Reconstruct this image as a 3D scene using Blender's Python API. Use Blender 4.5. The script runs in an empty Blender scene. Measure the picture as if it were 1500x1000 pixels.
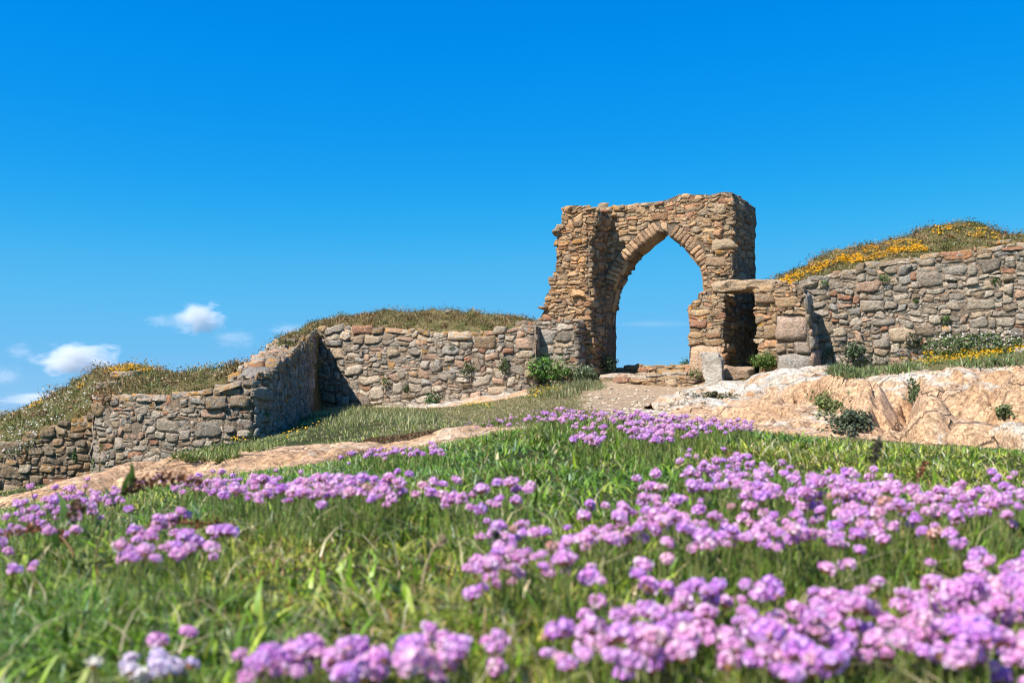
import bpy, bmesh, math, random
import numpy as np
from mathutils import Vector, Matrix, Euler
from mathutils.bvhtree import BVHTree

random.seed(7)
RNG = np.random.default_rng(7)
SC = bpy.context.scene
COL = SC.collection
PITCH = math.atan(140 / 1500)
F = 1500.0

# ------------------------------------------------------------------ helpers
def ray(px, py):
    cx = (np.asarray(px, float) - 750) / F
    cy = (500 - np.asarray(py, float)) / F
    c, s = math.cos(PITCH), math.sin(PITCH)
    return np.stack([cx + 0 * cy, c - cy * s + 0 * cx, s + cy * c + 0 * cx], -1)

def P(px, py, y):
    """world point seen at photo pixel (px, py) at distance y north of the viewpoint"""
    r = ray(px, py)
    return r * (np.asarray(y, float) / r[..., 1])[..., None]

def hash3(i, j, k, seed):
    h = (i.astype(np.int64) * 374761393 + j.astype(np.int64) * 668265263 + k.astype(np.int64) * 2147483647 + seed * 1274126177) & 0xFFFFFFFF
    h = ((h ^ (h >> 13)) * 1274126177) & 0xFFFFFFFF
    h = ((h ^ (h >> 16)) * 2246822519) & 0xFFFFFFFF
    return ((h ^ (h >> 15)) & 0xFFFFFF) / float(0xFFFFFF) * 2 - 1

def vnoise(p, seed=0):
    p = np.asarray(p, float)
    i = np.floor(p).astype(np.int64)
    f = p - i
    f = f * f * (3 - 2 * f)
    r = 0
    for a in (0, 1):
        for b in (0, 1):
            for c in (0, 1):
                w = (f[..., 0] if a else 1 - f[..., 0]) * (f[..., 1] if b else 1 - f[..., 1]) * (f[..., 2] if c else 1 - f[..., 2])
                r = r + w * hash3(i[..., 0] + a, i[..., 1] + b, i[..., 2] + c, seed)
    return r

def fbm(p, oct=4, seed=0, gain=.5):
    r, a = 0, 1
    p = np.asarray(p, float)
    for o in range(oct):
        r = r + a * vnoise(p * 2 ** o, seed + o * 17)
        a *= gain
    return r

def sstep(a, b, x):
    t = np.clip((x - a) / (b - a), 0, 1)
    return t * t * (3 - 2 * t)

def inpoly(u, v, poly):
    u = np.asarray(u); v = np.asarray(v)
    ins = np.zeros(u.shape, bool)
    n = len(poly)
    for k in range(n):
        x1, y1 = poly[k]; x2, y2 = poly[(k + 1) % n]
        c = ((y1 > v) != (y2 > v)) & (u < (x2 - x1) * (v - y1) / (y2 - y1 + 1e-12) + x1)
        ins ^= c
    return ins

class MB:
    """collects vertices, faces and per-vertex colours; build() links them as ONE mesh object"""
    def __init__(s):
        s.V = []; s.C = []; s.f = []; s.n = 0
    def add(s, V, Q, col, m=0):
        V = np.asarray(V, float).reshape(-1, 3); Q = np.asarray(Q, np.int64)
        C = np.empty((len(V), 4)); C[:] = 1
        C[:, :np.shape(col)[-1]] = col
        s.V.append(V); s.C.append(C); s.f.append((Q + s.n, m)); s.n += len(V)
    def verts(s): return np.concatenate(s.V)
    def build(s, name, mats, parent=None, smooth=True):
        me = bpy.data.meshes.new(name)
        V = np.concatenate(s.V); C = np.concatenate(s.C)
        loops = np.concatenate([q.reshape(-1) for q, m in s.f])
        tot = np.concatenate([np.full(len(q), q.shape[1]) for q, m in s.f])
        mi = np.concatenate([np.full(len(q), m) for q, m in s.f])
        me.vertices.add(len(V)); me.loops.add(len(loops)); me.polygons.add(len(tot))
        me.vertices.foreach_set('co', V.astype(np.float32).ravel())
        me.loops.foreach_set('vertex_index', loops.astype(np.int32))
        me.polygons.foreach_set('loop_start', np.concatenate([[0], np.cumsum(tot)[:-1]]).astype(np.int32))
        me.polygons.foreach_set('loop_total', tot.astype(np.int32))
        me.polygons.foreach_set('material_index', mi.astype(np.int32))
        me.update(calc_edges=True)
        a = me.attributes.new('Col', 'FLOAT_COLOR', 'POINT')
        a.data.foreach_set('color', C.astype(np.float32).ravel())
        if smooth: me.polygons.foreach_set('use_smooth', np.ones(len(tot), bool))
        for m in (mats if isinstance(mats, (list, tuple)) else [mats]): me.materials.append(m)
        me.validate()
        o = bpy.data.objects.new(name, me); COL.objects.link(o)
        if parent is not None: o.parent = parent
        return o

def tag(o, label=None, cat=None, group=None, kind=None):
    if label: o['label'] = label
    if cat: o['category'] = cat
    if group: o['group'] = group
    if kind: o['kind'] = kind
    return o

def empty(name, loc=(0, 0, 0)):
    o = bpy.data.objects.new(name, None); COL.objects.link(o); o.location = loc
    o.empty_display_size = .1
    return o

def recentre(o, loc):
    """move the origin of a mesh object to loc without moving its shape"""
    loc = Vector([float(x) for x in loc])
    o.data.transform(Matrix.Translation(-loc)); o.location = loc
    return o

# ------------------------------------------------------------------ materials
def newmat(name):
    m = bpy.data.materials.new(name); m.use_nodes = True
    nt = m.node_tree; nt.nodes.clear()
    return m, nt, nt.nodes, nt.links

class NB:
    def __init__(s, name):
        s.m, s.nt, s.N, s.L = newmat(name)
    def n(s, t, **kw):
        x = s.N.new(t)
        for k, v in kw.items():
            if k in x.inputs: x.inputs[k].default_value = v
            else: setattr(x, k, v)
        return x
    def link(s, a, b): s.L.new(a, b)
    def pos(s):
        return s.n('ShaderNodeNewGeometry').outputs['Position']
    def noise(s, scale, detail=4, rough=.55, vec=None, dist=0.0):
        t = s.n('ShaderNodeTexNoise'); t.inputs['Scale'].default_value = scale
        t.inputs['Detail'].default_value = detail; t.inputs['Roughness'].default_value = rough
        t.inputs['Distortion'].default_value = dist
        s.link(vec if vec is not None else s.pos(), t.inputs['Vector'])
        return t.outputs['Fac']
    def ramp(s, fac, pts):
        r = s.n('ShaderNodeValToRGB')
        e = r.color_ramp.elements
        while len(e) > 1: e.remove(e[-1])
        e[0].position = pts[0][0]; e[0].color = (*pts[0][1], 1) if len(pts[0][1]) == 3 else pts[0][1]
        for p, c in pts[1:]:
            k = e.new(p); k.color = (*c, 1)
        s.link(fac, r.inputs[0]); return r.outputs[0]
    def grey(s, fac, a, b, lo=0., hi=1.):
        m = s.n('ShaderNodeMapRange'); m.inputs[1].default_value = a; m.inputs[2].default_value = b
        m.inputs[3].default_value = lo; m.inputs[4].default_value = hi
        m.clamp = True
        s.link(fac, m.inputs[0]); return m.outputs[0]
    def mix(s, fac, a, b, mode='MIX'):
        m = s.n('ShaderNodeMix'); m.data_type = 'RGBA'; m.blend_type = mode
        for k, v in ((0, fac), (6, a), (7, b)):
            if isinstance(v, (int, float)): m.inputs[k].default_value = v
            elif isinstance(v, tuple): m.inputs[k].default_value = (*v, 1)
            else: s.link(v, m.inputs[k])
        return m.outputs[2]
    def math(s, op, a, b=0.0, c=None):
        m = s.n('ShaderNodeMath'); m.operation = op
        for k, v in ((0, a), (1, b), (2, c)):
            if v is None: continue
            if isinstance(v, (int, float)): m.inputs[k].default_value = v
            else: s.link(v, m.inputs[k])
        return m.outputs[0]
    def attr(s, name='Col'):
        a = s.n('ShaderNodeAttribute'); a.attribute_name = name; return a
    def bump(s, h, strength, dist, nrm=None):
        b = s.n('ShaderNodeBump'); b.inputs['Strength'].default_value = strength; b.inputs['Distance'].default_value = dist
        s.link(h, b.inputs['Height'])
        if nrm is not None: s.link(nrm, b.inputs['Normal'])
        return b.outputs['Normal']
    def out(s, col, rough=.9, nrm=None, spec=.25, transl=0.0):
        p = s.n('ShaderNodeBsdfPrincipled')
        p.inputs['Roughness'].default_value = rough; p.inputs['Specular IOR Level'].default_value = spec
        if isinstance(col, tuple): p.inputs['Base Color'].default_value = (*col, 1)
        else: s.link(col, p.inputs['Base Color'])
        if nrm is not None: s.link(nrm, p.inputs['Normal'])
        o = s.n('ShaderNodeOutputMaterial'); sh = p.outputs[0]
        if transl:
            t = s.n('ShaderNodeBsdfTranslucent')
            if isinstance(col, tuple): t.inputs['Color'].default_value = (*col, 1)
            else: s.link(col, t.inputs['Color'])
            mx = s.n('ShaderNodeMixShader'); mx.inputs[0].default_value = transl
            s.link(sh, mx.inputs[1]); s.link(t.outputs[0], mx.inputs[2]); sh = mx.outputs[0]
        s.link(sh, o.inputs[0]); return s.m

def make_stone_mat():
    b = NB('rubble_stone'); a = b.attr()
    base = a.outputs['Color']
    grain = b.noise(26, 7, .8)
    c = b.mix(1.0, base, b.ramp(grain, [(.28, (.34, .33, .31)), (.5, (.95, .95, .94)), (.72, (1.55, 1.5, 1.42))]), 'MULTIPLY')
    blot = b.noise(5.5, 5, .65)
    c = b.mix(b.grey(blot, .38, .7, 0, .45), c, (.30, .19, .12))
    wl = b.noise(11, 8, .75)
    c = b.mix(b.grey(wl, .56, .63, 0, .7), c, (.56, .53, .46))
    og = b.noise(8, 7, .75)
    c = b.mix(b.grey(og, .60, .68, 0, .5), c, (.46, .27, .12))
    dk = b.noise(13, 5, .7)
    c = b.mix(b.grey(dk, .55, .66, 0, .6), c, (.07, .06, .05))
    ol = b.math('MULTIPLY', b.grey(b.noise(7.5, 5, .7), .46, .58), a.outputs['Alpha'])
    c = b.mix(ol, c, (.55, .25, .03))
    h = b.math('ADD', b.math('MULTIPLY', b.noise(14, 6, .65), 1.0), b.math('MULTIPLY', grain, .45))
    return b.out(c, .92, b.bump(h, 1.0, .09), .2)

def make_mortar_mat():
    b = NB('earth_mortar')
    c = b.ramp(b.noise(12, 6, .7), [(.3, (.10, .075, .052)), (.55, (.22, .165, .115)), (.75, (.36, .285, .205))])
    return b.out(c, .95, b.bump(b.noise(20, 6, .7), 1.0, .08), .1)

def make_rock_mat():
    b = NB('pink_granite'); a = b.attr()
    big = b.noise(1.3, 9, .72)
    tan = b.ramp(big, [(.30, (.32, .17, .085)), (.42, (.43, .26, .145)), (.54, (.50, .325, .195)), (.70, (.57, .41, .28))])
    gry = b.ramp(b.noise(2.4, 9, .74), [(.32, (.30, .26, .205)), (.5, (.46, .41, .335)), (.66, (.62, .575, .495))])
    sep = b.n('ShaderNodeSeparateColor'); b.link(a.outputs['Color'], sep.inputs[0])
    gz = b.math('ADD', sep.outputs[0], b.math('MULTIPLY', b.math('SUBTRACT', b.noise(1.7, 7, .7), .5), 2.4))
    geo = b.n('ShaderNodeNewGeometry'); sxyz = b.n('ShaderNodeSeparateXYZ'); b.link(geo.outputs['Normal'], sxyz.inputs[0])
    gz = b.math('ADD', gz, b.math('MULTIPLY', b.math('SUBTRACT', sxyz.outputs[2], .86), .9))   # level tops lichen-grey, flanks fresh orange
    c = b.mix(b.grey(gz, .3, .7), tan, gry)
    speck = b.noise(42, 5, .8)
    c = b.mix(1.0, c, b.ramp(speck, [(.36, (.42, .37, .33)), (.5, (.95, .95, .95)), (.64, (1.4, 1.38, 1.34))]), 'MULTIPLY')
    wl = b.noise(4.2, 7, .7)
    c = b.mix(b.grey(wl, .60, .68, 0, .5), c, (.60, .56, .49))
    rd = b.noise(2.6, 6, .7)
    c = b.mix(b.grey(rd, .54, .64, 0, .55), c, (.37, .185, .085))
    pit = b.noise(17, 8, .78)
    c = b.mix(b.grey(pit, .585, .64, 0, .7), c, (.11, .065, .035))
    # joints and weathering seams
    nv = b.n('ShaderNodeTexNoise'); nv.inputs['Scale'].default_value = 1.4; nv.inputs['Detail'].default_value = 5
    b.link(b.pos(), nv.inputs['Vector'])
    vadd = b.n('ShaderNodeVectorMath'); vadd.operation = 'ADD'
    vs = b.n('ShaderNodeVectorMath'); vs.operation = 'MULTIPLY'; vs.inputs[1].default_value = (1.0, 1.4, 2.2)
    b.link(b.pos(), vs.inputs[0]); b.link(vs.outputs[0], vadd.inputs[0]); b.link(nv.outputs['Color'], vadd.inputs[1])
    vo = b.n('ShaderNodeTexVoronoi'); vo.feature = 'DISTANCE_TO_EDGE'; vo.inputs['Scale'].default_value = .95
    b.link(vadd.outputs[0], vo.inputs['Vector'])
    gate = b.grey(b.noise(1.3, 3, .5), .40, .50)
    crack = b.grey(vo.outputs['Distance'], 0.0, .016, 1, 0)
    crack = b.math('MULTIPLY', crack, gate)
    c = b.mix(b.math('MULTIPLY', crack, .75), c, (.10, .065, .045))
    h = b.math('ADD', b.math('ADD', b.math('MULTIPLY', b.noise(2.5, 3, .45), .2), b.math('MULTIPLY', speck, .13)), b.math('MULTIPLY', b.grey(pit, .5, .66, 0, -1), .22))
    h = b.math('SUBTRACT', h, b.math('MULTIPLY', crack, .7))
    return b.out(c, .93, b.bump(h, .8, .05), .2)

def make_ground_mat():
    b = NB('headland_ground'); a = b.attr()
    sep = b.n('ShaderNodeSeparateColor'); b.link(a.outputs['Color'], sep.inputs[0])
    soil = b.ramp(b.noise(6, 6, .7), [(.3, (.045, .05, .018)), (.55, (.09, .10, .03)), (.75, (.15, .14, .06))])
    dry = b.ramp(b.noise(6, 10, .82), [(.34, (.10, .10, .03)), (.44, (.22, .17, .075)), (.52, (.36, .29, .15)), (.58, (.19, .19, .06)), (.68, (.42, .35, .20))])
    sand = b.ramp(b.noise(7, 11, .8), [(.33, (.30, .19, .105)), (.46, (.55, .38, .235)), (.56, (.64, .47, .31)), (.68, (.80, .66, .48))])
    c = b.mix(b.grey(b.math('ADD', sep.outputs[1], b.math('MULTIPLY', b.math('SUBTRACT', b.noise(2.2, 5, .6), .5), .7)), .3, .7), soil, dry)
    c = b.mix(b.grey(b.math('ADD', sep.outputs[0], b.math('MULTIPLY', b.math('SUBTRACT', b.noise(2.9, 6, .7), .5), .9)), .35, .65), c, sand)
    peb = b.noise(30, 5, .8)
    c = b.mix(1.0, c, b.ramp(peb, [(.34, (.5, .46, .4)), (.5, (1, 1, 1)), (.66, (1.35, 1.32, 1.28))]), 'MULTIPLY')
    return b.out(c, .95, b.bump(b.math('ADD', b.noise(7, 8, .75), b.math('MULTIPLY', peb, .5)), 1.0, .14), .1)

def make_blade_mat(name='leaf_blade', tr=.25, rough=.45, spec=.4):
    b = NB(name); a = b.attr()
    return b.out(a.outputs['Color'], rough, None, spec, tr)

def make_turf_mat():
    b = NB('bank_turf')
    c = b.ramp(b.noise(2.6, 7, .7), [(.3, (.07, .075, .022)), (.46, (.13, .115, .042)), (.58, (.20, .15, .07)), (.75, (.29, .22, .12))])
    return b.out(c, .95, b.bump(b.noise(7, 8, .75), 1.0, .12), .1)

def make_petal_mat():
    b = NB('thrift_petal'); a = b.attr(); oi = b.n('ShaderNodeObjectInfo')
    tint = b.ramp(oi.outputs['Random'], [(0.0, (.92, .80, 1.12)), (.35, (1, 1, 1.04)), (.7, (1.06, 1.0, .98)), (.9, (1.1, 1.18, 1.05)), (1, (1.12, 1.2, .9))])
    c = b.mix(1.0, a.outputs['Color'], tint, 'MULTIPLY')
    return b.out(c, .55, None, .25, .38)

M = {}
M['stone'] = make_stone_mat(); M['mortar'] = make_mortar_mat(); M['rock'] = make_rock_mat()
M['ground'] = make_ground_mat(); M['blade'] = make_blade_mat(); M['leaf'] = make_blade_mat('plant_leaf', .25, .55, .3)
M['turf'] = make_turf_mat(); M['petal'] = make_petal_mat(); M['stem'] = make_blade_mat('flower_stem', .1, .6, .2)
M['yellow'] = make_blade_mat('yellow_petal', .25, .6, .2)
WALLM = [M['stone'], M['mortar']]

# ------------------------------------------------------------------ terrain
# ground profile: per column of the view, (distance, height as photo row) - rows are turned into heights
NEAR = [(.05, -.275), (.4, -.265), (.75, -.222), (1.2, -.172)]
def H(d, py): return float(P(750, py, d)[2])
PROF = {
    -700: [(.4, -.30), (.75, -.27), (1.2, -.25), (1.8, -.26), (3, -.40), (5, -.75), (8, -1.1), (14, -1.6), (17, -1.7), (30, -3.5), (60, -9)],
    0:   [(.4, -.27), (.75, -.232), (1.2, -.190), (1.8, -.180), (3, H(3, 745)), (4.2, H(4.2, 757)), (5.2, H(5.2, 766)), (8, H(8, 748)), (14, H(14, 735)), (17, H(17, 725)), (22, -1.2), (30, -2.2), (60, -8)],
    150: [(.4, -.27), (.75, -.230), (1.2, -.185), (1.8, -.168), (3, H(3, 728)), (4.2, H(4.2, 730)), (5.2, H(5.2, 734)), (8, H(8, 716)), (14, H(14, 705)), (18, H(18, 700)), (22, -.8), (30, -1.5), (60, -7)],
    300: [(.4, -.27), (.75, -.228), (1.2, -.180), (1.8, -.152), (3, H(3, 712)), (4.2, H(4.2, 707)), (5.2, H(5.2, 708)), (7, H(7, 690)), (10, H(10, 672)), (18.5, H(18.5, 665)), (24, H(24, 640)), (32, -.3), (60, -6)],
    500: [(.4, -.265), (.75, -.224), (1.2, -.172), (1.8, -.125), (3, H(3, 690)), (4.2, H(4.2, 679)), (5.2, H(5.2, 678)), (7, H(7, 662)), (10, H(10, 645)), (16, H(16, 625)), (22, H(22, 608)), (29, H(29, 592)), (32, .9), (45, -1), (60, -4)],
    620: [(.4, -.265), (.75, -.222), (1.2, -.170), (1.8, -.118), (3, H(3, 674)), (4.2, H(4.2, 659)), (5.2, H(5.2, 658)), (7, H(7, 646)), (10, H(10, 632)), (16, H(16, 620)), (24, H(24, 606)), (30, H(30, 598)), (33, .9), (50, -1), (60, -3)],
    720: [(.4, -.265), (.75, -.222), (1.2, -.170), (1.8, -.112), (3, H(3, 655)), (3.8, H(3.8, 637)), (5, H(5, 636)), (7, H(7, 629)), (10, H(10, 621)), (16, H(16, 609)), (24, H(24, 598)), (30, H(30, 588)), (33, 1.1), (50, -1), (60, -3)],
    850: [(.4, -.265), (.75, -.222), (1.2, -.170), (1.8, -.110), (3, H(3, 641)), (3.8, H(3.8, 621)), (5, H(5, 619)), (7, H(7, 614)), (10, H(10, 607)), (16, H(16, 594)), (24, H(24, 577)), (28, H(28, 563)), (31, H(31, 549)), (35, 1.8), (50, -.5), (60, -3)],
    1000: [(.4, -.265), (.75, -.222), (1.2, -.168), (1.8, -.108), (3, H(3, 641)), (3.8, H(3.8, 622)), (5, H(5, 620)), (7, H(7, 614)), (10, H(10, 606)), (16, H(16, 594)), (24, H(24, 580)), (27, H(27, 573)), (30, H(30, 552)), (34, 1.8), (50, -.5), (60, -3)],
    1100: [(.4, -.265), (.75, -.222), (1.2, -.165), (1.5, -.135), (3, H(3, 652)), (4.0, H(4.0, 638)), (6, H(6, 637)), (8, H(8, 632)), (12, H(12, 612)), (18, H(18, 590)), (26, H(26, 558)), (30, H(30, 545)), (34, 2.0), (50, 0), (60, -2)],
    1300: [(.4, -.262), (.75, -.222), (1.2, -.162), (1.5, -.130), (3, H(3, 668)), (4.5, H(4.5, 656)), (6.4, H(6.4, 652)), (9, H(9, 640)), (14, H(14, 600)), (20, H(20, 560)), (26, H(26, 538)), (30, 2.2), (50, 1.0), (60, -1)],
    1500: [(.4, -.262), (.75, -.224), (1.2, -.162), (1.5, -.130), (3, H(3, 674)), (4.5, H(4.5, 664)), (6.4, H(6.4, 660)), (9, H(9, 640)), (14, H(14, 590)), (20, H(20, 545)), (25, H(25, 515)), (30, 2.4), (50, 1.5), (60, -.5)],
    2200: [(.4, -.262), (.75, -.226), (1.2, -.165), (1.5, -.135), (3, -.08), (4.5, -.08), (6.4, -.1), (9, .0), (14, .5), (20, 1.4), (25, 2.0), (30, 2.2), (50, 1.5), (60, -.5)],
}
LD = np.linspace(math.log(.3), math.log(60), 240)
_cols = sorted(PROF)
_raw = np.array([np.interp(LD, [math.log(d) for d, z in PROF[c]], [z for d, z in PROF[c]]) for c in _cols])
PXG = np.linspace(_cols[0], _cols[-1], 260)
TAB = np.array([np.interp(PXG, _cols, _raw[:, k]) for k in range(len(LD))]).T
def _blur(A, r, ax):
    k = np.exp(-np.linspace(-2, 2, 2 * r + 1) ** 2); k /= k.sum()
    pad = [(0, 0), (0, 0)]; pad[ax] = (r, r)
    B = np.pad(A, pad, mode='edge')
    return np.apply_along_axis(lambda v: np.convolve(v, k, 'valid'), ax, B)
TAB = _blur(_blur(TAB, 4, 1), 9, 0)

def ground(x, y):
    x = np.asarray(x, float); y = np.asarray(y, float)
    ye = np.maximum(y, .32)
    px = np.clip(750 + F * x / np.maximum(y, .8), PXG[0], PXG[-1])
    fi = (px - PXG[0]) / (PXG[1] - PXG[0]); i = np.clip(fi.astype(int), 0, len(PXG) - 2); fi = fi - i
    fj = (np.log(np.clip(ye, .3, 60)) - LD[0]) / (LD[1] - LD[0]); j = np.clip(fj.astype(int), 0, len(LD) - 2); fj = fj - j
    z = (TAB[i, j] * (1 - fi) + TAB[i + 1, j] * fi) * (1 - fj) + (TAB[i, j + 1] * (1 - fi) + TAB[i + 1, j + 1] * fi) * fj
    z = z - np.maximum(y - 60, 0) * .35
    q = np.stack([x, y, 0 * x], -1)
    amp = np.clip(y / 12, .12, 1)
    z = z + .030 * amp * fbm(q * .9, 3, 3) + .012 * amp * fbm(q * 4, 3, 9)
    z = z + .006 * vnoise(q * 7, 31) * np.clip(2 - y, 0, 1)
    return z

def zones(x, y):
    """bare earth, dry turf weights 0..1"""
    px = 750 + F * x / np.maximum(y, .3)
    q = np.stack([x, y, 0 * x], -1)
    w = px + 26 * fbm(q * .5, 3, 5)
    lo = np.interp(y, [3.5, 5, 8, 14, 20, 27], [930, 890, 860, 845, 850, 868])
    hi = np.interp(y, [3.5, 5, 8, 14, 20, 27], [1080, 1150, 1180, 1150, 1080, 1030])
    start = np.interp(px, [700, 900, 1000, 1100, 1300], [4.4, 4.2, 4.2, 4.6, 7.5])
    sand = sstep(lo - 30, lo + 40, w) * (1 - sstep(hi - 20, hi + 60, w)) * sstep(start - .5, start + .5, y) * (1 - sstep(29.5, 31, y))
    dry = sstep(600, 760, w) * sstep(4.3, 5.2, y) * (1 - sstep(1180, 1300, w)) * (1 - sstep(31, 34, y))
    dry = np.maximum(dry, .55 * sstep(8, 14, y) * sstep(420, 640, w))
    dry = np.maximum(dry, .8 * sstep(5.2, 6.2, y) * sstep(1080, 1160, w) * (1 - sstep(16, 20, y)))
    heath = ((px - 595) / 62) ** 2 + ((y - 8.1) / .95) ** 2 < 1 + .35 * fbm(q * 1.3, 2, 8)
    return np.clip(sand, 0, 1), np.clip(dry, 0, 1), heath

def build_ground():
    def warp(n, lim, k):
        t = np.linspace(-1, 1, n); return np.sinh(k * t) / math.sinh(k) * lim
    xs = warp(521, 220, 8.2)
    t = np.linspace(math.asinh(-3 / .35), math.asinh(300 / .35), 560); ys = np.sinh(t) * .35
    X, Y = np.meshgrid(xs, ys); Z = ground(X, Y)
    s, d, h = zones(X, Y)
    V = np.stack([X, Y, Z], -1).reshape(-1, 3)
    nx, ny = len(xs), len(ys)
    I = np.arange(nx * ny).reshape(ny, nx)
    Q = np.stack([I[:-1, :-1], I[:-1, 1:], I[1:, 1:], I[1:, :-1]], -1).reshape(-1, 4)
    mb = MB(); mb.add(V, Q, np.stack([s, np.maximum(d, h * .9), 0 * s], -1).reshape(-1, 3))
    o = mb.build('ground', M['ground']); tag(o, kind='structure')
    keep = (V[Q[:, 0], 1] < 60) & (V[Q[:, 0], 1] > .2) & (abs(V[Q[:, 0], 0]) < 40)
    return V, Q[keep]
GV, GQ = build_ground()

def surf_hit(px, py, h=0.0, dmin=.42, dmax=9.0):
    """where the view ray through a photo pixel meets the turf raised by h"""
    px = np.asarray(px, float); py = np.asarray(py, float)
    ds = np.geomspace(dmin, dmax, 260)
    r = ray(px, py)
    pts = r[:, None, :] * (ds[None, :, None] / r[:, None, 1:2])
    hh = np.broadcast_to(np.asarray(h, float).reshape(-1, 1), (len(px), 1))
    below = pts[..., 2] < ground(pts[..., 0], pts[..., 1]) + hh
    k = np.argmax(below, 1); ok = below.any(1)
    return pts[np.arange(len(px)), k], ok

# ------------------------------------------------------------------ masonry
PAL_WARM = np.array([[.36, .26, .165], [.30, .22, .14], [.42, .30, .185], [.25, .18, .12], [.36, .295, .215], [.45, .31, .185], [.40, .235, .14], [.32, .255, .185]])
PAL_GREY = np.array([[.30, .27, .225], [.25, .235, .20], [.36, .32, .265], [.21, .195, .165], [.39, .345, .28], [.35, .28, .20], [.40, .275, .20], [.31, .25, .18], [.28, .275, .25], [.42, .37, .30], [.36, .31, .24]])
PAL_GREY = PAL_GREY * np.array([.96, 1.0, 1.10])
PAL_DARK = np.array([[.25, .205, .15], [.20, .165, .125], [.29, .24, .175], [.33, .26, .175], [.26, .235, .19], [.34, .235, .15]])

def pick_cols(n, pal, red=.05):
    c = pal[RNG.integers(0, len(pal), n)].copy()
    c *= RNG.uniform(.80, 1.65, (n, 1)) * np.array([1.10, .98, .84])
    r = RNG.random(n) < red
    c[r] = np.array([.40, .19, .11]) * RNG.uniform(.8, 1.25, (r.sum(), 1))
    return c

def pack(u0, u1, v0, v1, cw, ch, big=.12):
    """random rubble: rectangles of many sizes, no running joints"""
    nu = max(1, int((u1 - u0) / cw)); nv = max(1, int((v1 - v0) / ch))
    occ = np.zeros((nv, nu), bool); out = []
    for j in range(nv):
        i = 0
        while i < nu:
            if occ[j, i]: i += 1; continue
            r = RNG.random()
            if r < big: w, h = RNG.integers(5, 9), RNG.integers(3, 6)
            elif r < .45: w, h = RNG.integers(3, 6), RNG.integers(2, 4)
            elif r < .8: w, h = RNG.integers(2, 5), RNG.integers(1, 3)
            else: w, h = RNG.integers(1, 3), RNG.integers(1, 3)
            w = min(w, nu - i); h = min(h, nv - j)
            k = 0
            while k < w and not occ[j, i + k]: k += 1
            w = k
            while h > 1 and occ[j:j + h, i:i + w].any(): h -= 1
            if h > 1.6 * w + 1: h = max(1, int(w * 1.4))
            occ[j:j + h, i:i + w] = True
            out.append((u0 + i * cw, v0 + j * ch, u0 + (i + w) * cw, v0 + (j + h) * ch)); i += w
    R = np.array(out)
    c = np.stack([R[:, [0, 1]], R[:, [2, 1]], R[:, [2, 3]], R[:, [0, 3]]], 1)
    return c

_g = np.array([-1, -.90, -.45, 0, .45, .90, 1.0])
_S, _T = np.meshgrid(_g, _g)
_gi = np.arange(49).reshape(7, 7)
_GQ = np.stack([_gi[:-1, :-1], _gi[:-1, 1:], _gi[1:, 1:], _gi[1:, :-1]], -1).reshape(-1, 4)

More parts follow.
